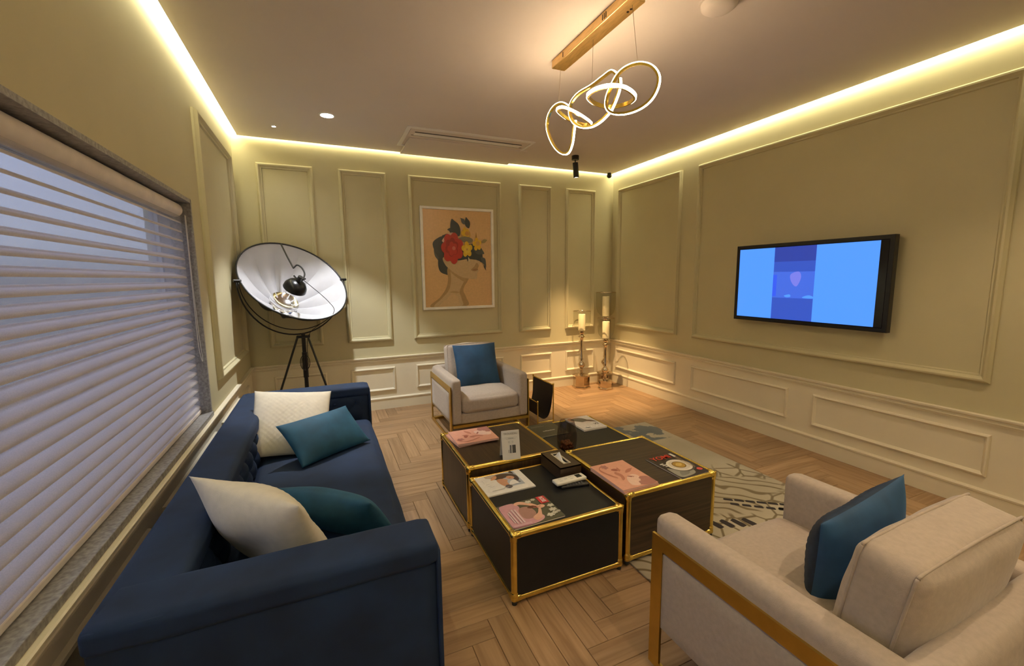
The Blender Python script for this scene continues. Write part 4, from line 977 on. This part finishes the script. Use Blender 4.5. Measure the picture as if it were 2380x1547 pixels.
# ================================================================ framed picture
pc = empty('framed_picture', (1.515, YB-.004, 1.13), 'white-framed portrait print of a neck and flowers on the back wall', 'picture')
px0, px1, pz0, pz1 = 1.068, 1.962, 1.132, 2.322
bm = bmesh.new(); frame_sweep(bm, px0, px1, pz0, pz1, [(0, .003), (0, .036), (.004, .040), (.026, .040), (.030, .036), (.030, .012)], lambda x, z, d: (x, YB-d, z)); link('frame', bm, mat('white_frame', (.88, .86, .80), .4), pc, smooth=30)
link('backing', bbox(px0+.004, px1-.004, YB-.016, YB-.004, pz0+.004, pz1-.004), mat('backing_board', (.4, .3, .2), .8), pc)
tan, tan2, sk, sk_d, lf, lf2, rd, rd2, yl, yl2 = (.72, .46, .22), (.66, .40, .18), (.60, .43, .24), (.44, .29, .13), (.050, .055, .055), (.085, .095, .09), (.50, .035, .025), (.33, .02, .015), (.75, .47, .03), (.60, .34, .08)
portrait = [(tan, rect(0, 0, 1, 1)),
    (lf, leaf(.20, .68, .26, .15, -1.35)), (lf2, leaf(.17, .66, .25, .15, -1.1, .1)), (lf, sm((.13, .64), (.20, .52), (.30, .52), (.30, .72), (.18, .70))), (lf, leaf(.22, .52, .26, .18, -.95, .1)),
    (sk_d, sm((.08, 0), (.21, .10), (.30, .19), (.335, .28), (.35, .42), (.62, .42), (.645, .30), (.575, .21), (.56, .16), (.60, .09), (.60, 0))),
    (sk, sm((.13, 0), (.24, .09), (.34, .17), (.38, .27), (.39, .42), (.58, .42), (.59, .30), (.53, .21), (.50, .15), (.53, .08), (.52, 0))),
    ((.66, .46, .25), sm((.20, 0), (.30, .08), (.38, .125), (.46, .115), (.49, .06), (.48, 0))), ((.50, .34, .16), sm((.36, .15), (.42, .165), (.50, .15), (.46, .14), (.40, .145))),
    ((.47, .32, .15), sm((.37, .40), (.46, .345), (.56, .305), (.60, .29), (.58, .26), (.48, .30), (.38, .36))),
    (sk, sm((.27, .51), (.30, .44), (.36, .395), (.44, .35), (.54, .31), (.66, .292), (.755, .29), (.772, .315), (.775, .35), (.797, .375), (.787, .40), (.803, .43), (.79, .49), (.40, .53))),
    (sk_d, sm((.68, .385), (.74, .37), (.79, .385), (.785, .40), (.80, .43), (.77, .46), (.73, .42))), ((.36, .20, .10), leaf(.70, .385, .09, .02, .05)),
    (sk, ell(.355, .50, .035, .045, .3)), ((.40, .27, .12), ell(.36, .50, .015, .025, .3)),
    (lf, sm((.38, .50), (.50, .485), (.64, .50), (.80, .49), (.86, .50), (.84, .60), (.70, .66), (.52, .62), (.42, .60))), (lf2, leaf(.50, .52, .20, .08, .2)),
    (lf2, leaf(.80, .50, .13, .06, -.2, -.5)), (lf, leaf(.88, .44, .07, .02, -1.1)), (lf, leaf(.72, .58, .16, .09, -.7)), (lf2, leaf(.72, .62, .18, .09, -.35)), (lf, leaf(.52, .74, .20, .14, 2.25, -.1)), (lf, leaf(.50, .76, .16, .10, 2.75, .15)), (lf, leaf(.66, .82, .12, .08, 1.9)), (lf2, leaf(.60, .86, .09, .05, 2.2, .2)),
    (lf, leaf(.40, .70, .14, .09, 2.9)), ((.30, .25, .10), leaf(.85, .68, .09, .04, .25)), ((.45, .24, .05), leaf(.77, .70, .08, .02, 1.6)),
    (yl2, ell(.61, .755, .075, .055)), (yl, flower(.605, .77, .06, 5)), ((.62, .30, .06), ell(.63, .765, .03, .025)), ((.22, .19, .13), sm((.50, .71), (.60, .735), (.71, .71), (.68, .67), (.56, .68))),
    (yl, flower(.78, .655, .07, 5, .4)), (yl2, ell(.79, .665, .03, .025)),
    ((.68, .40, .32), sm((.26, .68), (.36, .76), (.44, .76), (.40, .66))), (rd, flower(.41, .61, .165, 7, .2, .72)), (rd2, flower(.40, .62, .10, 6, .5, .7)), (rd, flower(.41, .605, .075, 5, .1, .6)), ((.62, .16, .12), ell(.43, .61, .025, .02)),
    (yl, flower(.625, .60, .085, 5, .6, .5)), ((.80, .56, .06), flower(.625, .60, .05, 5, .2)), (yl2, ell(.625, .60, .015, .012)), (lf, leaf(.63, .52, .05, .02, -1.6)), ((.62, .55, .42), leaf(.64, .52, .06, .02, -1.2))]
art('print', pc, px1-px0-.058, pz1-pz0-.058, portrait, Matrix.Translation(Vector(((px0+px1)/2, YB-.018, (pz0+pz1)/2))-Vector(pc.location))@Matrix.Rotation(PI/2, 4, 'X'), .0003, rough=.3)

# ================================================================ television
TX = 3.665; ty0, ty1, tz0, tz1 = 1.705, 2.955, 1.078, 1.772
tv = empty('television', (TX+.03, (ty0+ty1)/2, tz0), 'wall-mounted flat television showing a blue picture', 'television')
bm = bmesh.new(); frame_sweep(bm, ty0, ty1, tz0, tz1, [(0, -.045), (0, .0), (.004, .003), (.030, .003), (.034, -.004)], lambda y, z, d: (TX-d, y, z)); link('bezel', bm, mat('tv_bezel', (.008, .008, .012), .25), tv, smooth=30)
link('rear_housing', bbox(TX+.006, TX+.046, ty0+.02, ty1-.02, tz0+.02, tz1-.02, .01), mat('black_tv_back', (.012, .012, .013), .6), tv)
link('wall_mount', bbox(TX+.046, XR-.001, 2.15, 2.5, 1.28, 1.58), BLACKM, tv)
sy0, sy1, sz0, sz1 = ty0+.085, ty1-.034, tz0+.036, tz1-.036
link('screen_panel', bbox(TX-.0005, TX+.004, ty0+.034, ty1-.034, tz0+.034, tz1-.034), mat('screen_black', (.004, .004, .012), .12), tv)
def scr(y0, y1, z0, z1, col, st, d): 
    bm = bmesh.new(); xx = TX-.0005-.0006*d; v = [bm.verts.new(p) for p in ((xx, y0, z0), (xx, y1, z0), (xx, y1, z1), (xx, y0, z1))]; bm.faces.new(v); return bm
def scr_poly(pts, d):
    bm = bmesh.new(); xx = TX-.0005-.0006*d; bm.faces.new([bm.verts.new((xx, sy1-(sy1-sy0)*u, sz0+(sz1-sz0)*v)) for u, v in pts]); return bm
LB = emis('screen_light_blue', (.075, .30, 1.0), 1.05); DB = emis('screen_deep_blue', (.028, .085, .52), 1.0); MB_ = emis('screen_mid_blue', (.05, .14, .72), 1.0); PB_ = emis('screen_lilac', (.18, .20, .78), 1.0); DK_ = emis('screen_dark_blue', (.02, .05, .36), 1.0)
for nm, pts, m, d in (('light_band', rect(0, 0, .305, 1), LB, 1), ('light_band', rect(.615, 0, 1, 1), LB, 1), ('dark_band', rect(.305, 0, .615, 1), DB, 1), ('photo', rect(.305, .30, .615, .66), MB_, 2), ('photo_figure', sm((.44, .62), (.50, .66), (.52, .58), (.49, .46), (.45, .52)), PB_, 3), ('photo_detail', rect(.305, .32, .335, .62), emis('screen_bright_blue', (.03, .10, .85), 1.0), 3), ('photo_detail', sm((.40, .33), (.44, .35), (.45, .32), (.42, .31)), LB, 3), ('photo_detail', sm((.54, .32), (.58, .345), (.612, .33), (.612, .305), (.55, .305)), LB, 3), ('dark_shade', rect(.305, .80, .615, 1), DK_, 2)):
    link(nm, scr_poly(pts, d), m, tv)

# ================================================================ candle holders
def candle_holder(x, y, Ht, bw, bh, gr, gh, label, rot=0):
    o = empty('candle_holder', (x, y, 0), label, 'candle holder', group='tall mirrored candle holders in the corner')
    bm = bmesh.new(); P = [(bw*.64, 0), (bw*.64, .018), (bw*.56, .026), (bw*.56, bh*.80), (bw*.62, bh*.86), (bw*.62, bh*.92), (bw*.36, bh), (0, bh)]
    b = lathe([(0, 0)]+P, 6, (0, 0)); bmesh.ops.transform(b, matrix=T(x, y, 0)@RZ(rot), verts=b.verts); link('plinth', b, MIRROR, o, smooth=20)
    zg = Ht-gh; s = zg-bh
    pr = [(0, bh), (.030, bh), (.030, bh+.008), (.014, bh+.016), (.018, bh+.04), (.012, bh+.06), (.022, bh+.085), (.040, bh+.115), (.040, bh+.135), (.020, bh+.165), (.013, bh+.185), (.020, bh+.205), (.014, bh+.22), (.016, bh+s*.78), (.020, zg-.10), (.030, zg-.088), (.036, zg-.08), (.022, zg-.066), (.016, zg-.055), (.026, zg-.04), (.030, zg-.028), (.018, zg-.016), (.032, zg-.004), (.036, zg), (0, zg)]
    link('stem', lathe([(r_*1.25, z_) for r_, z_ in pr], 24, (x, y)), MIRROR, o, smooth=50)
    t = .0025; gp = [(.03, 0), (gr*.55, gh*.06), (gr*.82, gh*.18), (gr*.94, gh*.34), (gr*.97, gh*.55), (gr, gh)]
    gl = [(0, zg+.001)]+[(r, zg+z+.001) for r, z in gp]
    link('hurricane_glass', lathe(gl, 40, (x, y)), CLEAR, o, smooth=60)
    b = bmesh.new(); tube(b, [(x+gr*math.cos(2*PI*k/40), y+gr*math.sin(2*PI*k/40), Ht) for k in range(40)], .0035, 8, True); link('rim', b, MIRROR, o, smooth=180)
    cr, c0, c1 = .047, zg+.006, zg+gh*.84
    c = lathe([(0, c0), (cr, c0), (cr, c1-.006), (cr*.94, c1), (cr*.5, c1-.004), (0, c1-.006)], 28, (x, y)); cd_ = link('candle', c, WAX, o, smooth=40)
    b = bmesh.new(); tube(b, [(x, y, c1-.006), (x+.002, y, c1+.008)], .0014, 6); link('wick', b, BLACKM, cd_)
candle_holder(3.165, 4.875, 1.045, .200, .190, .118, .265, 'tall silver candle holder nearest the picture wall, on a square mirrored plinth', .3)
candle_holder(3.405, 4.665, .955, .155, .135, .112, .270, 'shortest silver candle holder in front of the tallest one', .2)
candle_holder(3.545, 4.870, 1.285, .175, .195, .135, .33, 'tallest silver candle holder standing in the corner behind the shortest', .5)

# ================================================================ magazine rack
mr = empty('magazine_rack', (1.99, 3.97, 0), 'black leather sling magazine rack with thin gold frame beside the armchair', 'magazine rack')
ry0, ry1 = 3.76, 4.22; rxl, rxr = 1.925, 2.105
prof = [(rxr, .40), (rxr-.004, .30), (rxr-.02, .18), (rxr-.05, .09), (rxr-.09, .06), (rxl+.05, .07), (rxl+.02, .11), (rxl+.004, .18), (rxl, .235)]
pp = catmull([(a, 0, b) for a, b in prof], 5, False)
bm = bmesh.new(); rows = []
for i, p in enumerate(pp):
    tg = (pp[min(i+1, len(pp)-1)]-pp[max(i-1, 0)]).normalized(); nn = Vector((tg.z, 0, -tg.x))*.0018
    rows.append([bm.verts.new((p.x+s_*nn.x, yy, p.z+s_*nn.z)) for s_ in (-1, 1) for yy in (ry0+.012, ry1-.012)])
for A, B in zip(rows, rows[1:]):
    bm.faces.new((A[0], A[1], B[1], B[0])); bm.faces.new((A[2], B[2], B[3], A[3])); bm.faces.new((A[0], B[0], B[2], A[2])); bm.faces.new((A[1], A[3], B[3], B[1]))
bm.faces.new((rows[0][0], rows[0][2], rows[0][3], rows[0][1])); bm.faces.new((rows[-1][0], rows[-1][1], rows[-1][3], rows[-1][2]))
link('sling', bm, LEATHER, mr, smooth=50)
for xx, zz in ((rxr, .405), (rxl, .24)):
    bm = bmesh.new(); tube(bm, [(xx, ry0, zz), (xx, ry1, zz)], .006, 10); link('top_bar', bm, GOLD, mr, smooth=40)
    for yy in (ry0, ry1):
        bm = bmesh.new(); tube(bm, [(xx, yy, 0), (xx, yy, zz+.008)], .0065, 10); lg = link('leg', bm, GOLD, mr, smooth=40)
        b = bmesh.new(); bmesh.ops.create_uvsphere(b, u_segments=12, v_segments=8, radius=.010); bmesh.ops.translate(b, verts=b.verts, vec=(xx, yy, zz+.010)); link('finial', b, GOLD, lg, smooth=180)
for yy in (ry0, ry1):
    bm = bmesh.new(); tube(bm, [(rxl, yy, .03), (rxr, yy, .03)], .005, 10); link('stretcher', bm, GOLD, mr, smooth=40)
for o in bpy.data.objects:
    if '_abs' in o: del o['_abs']
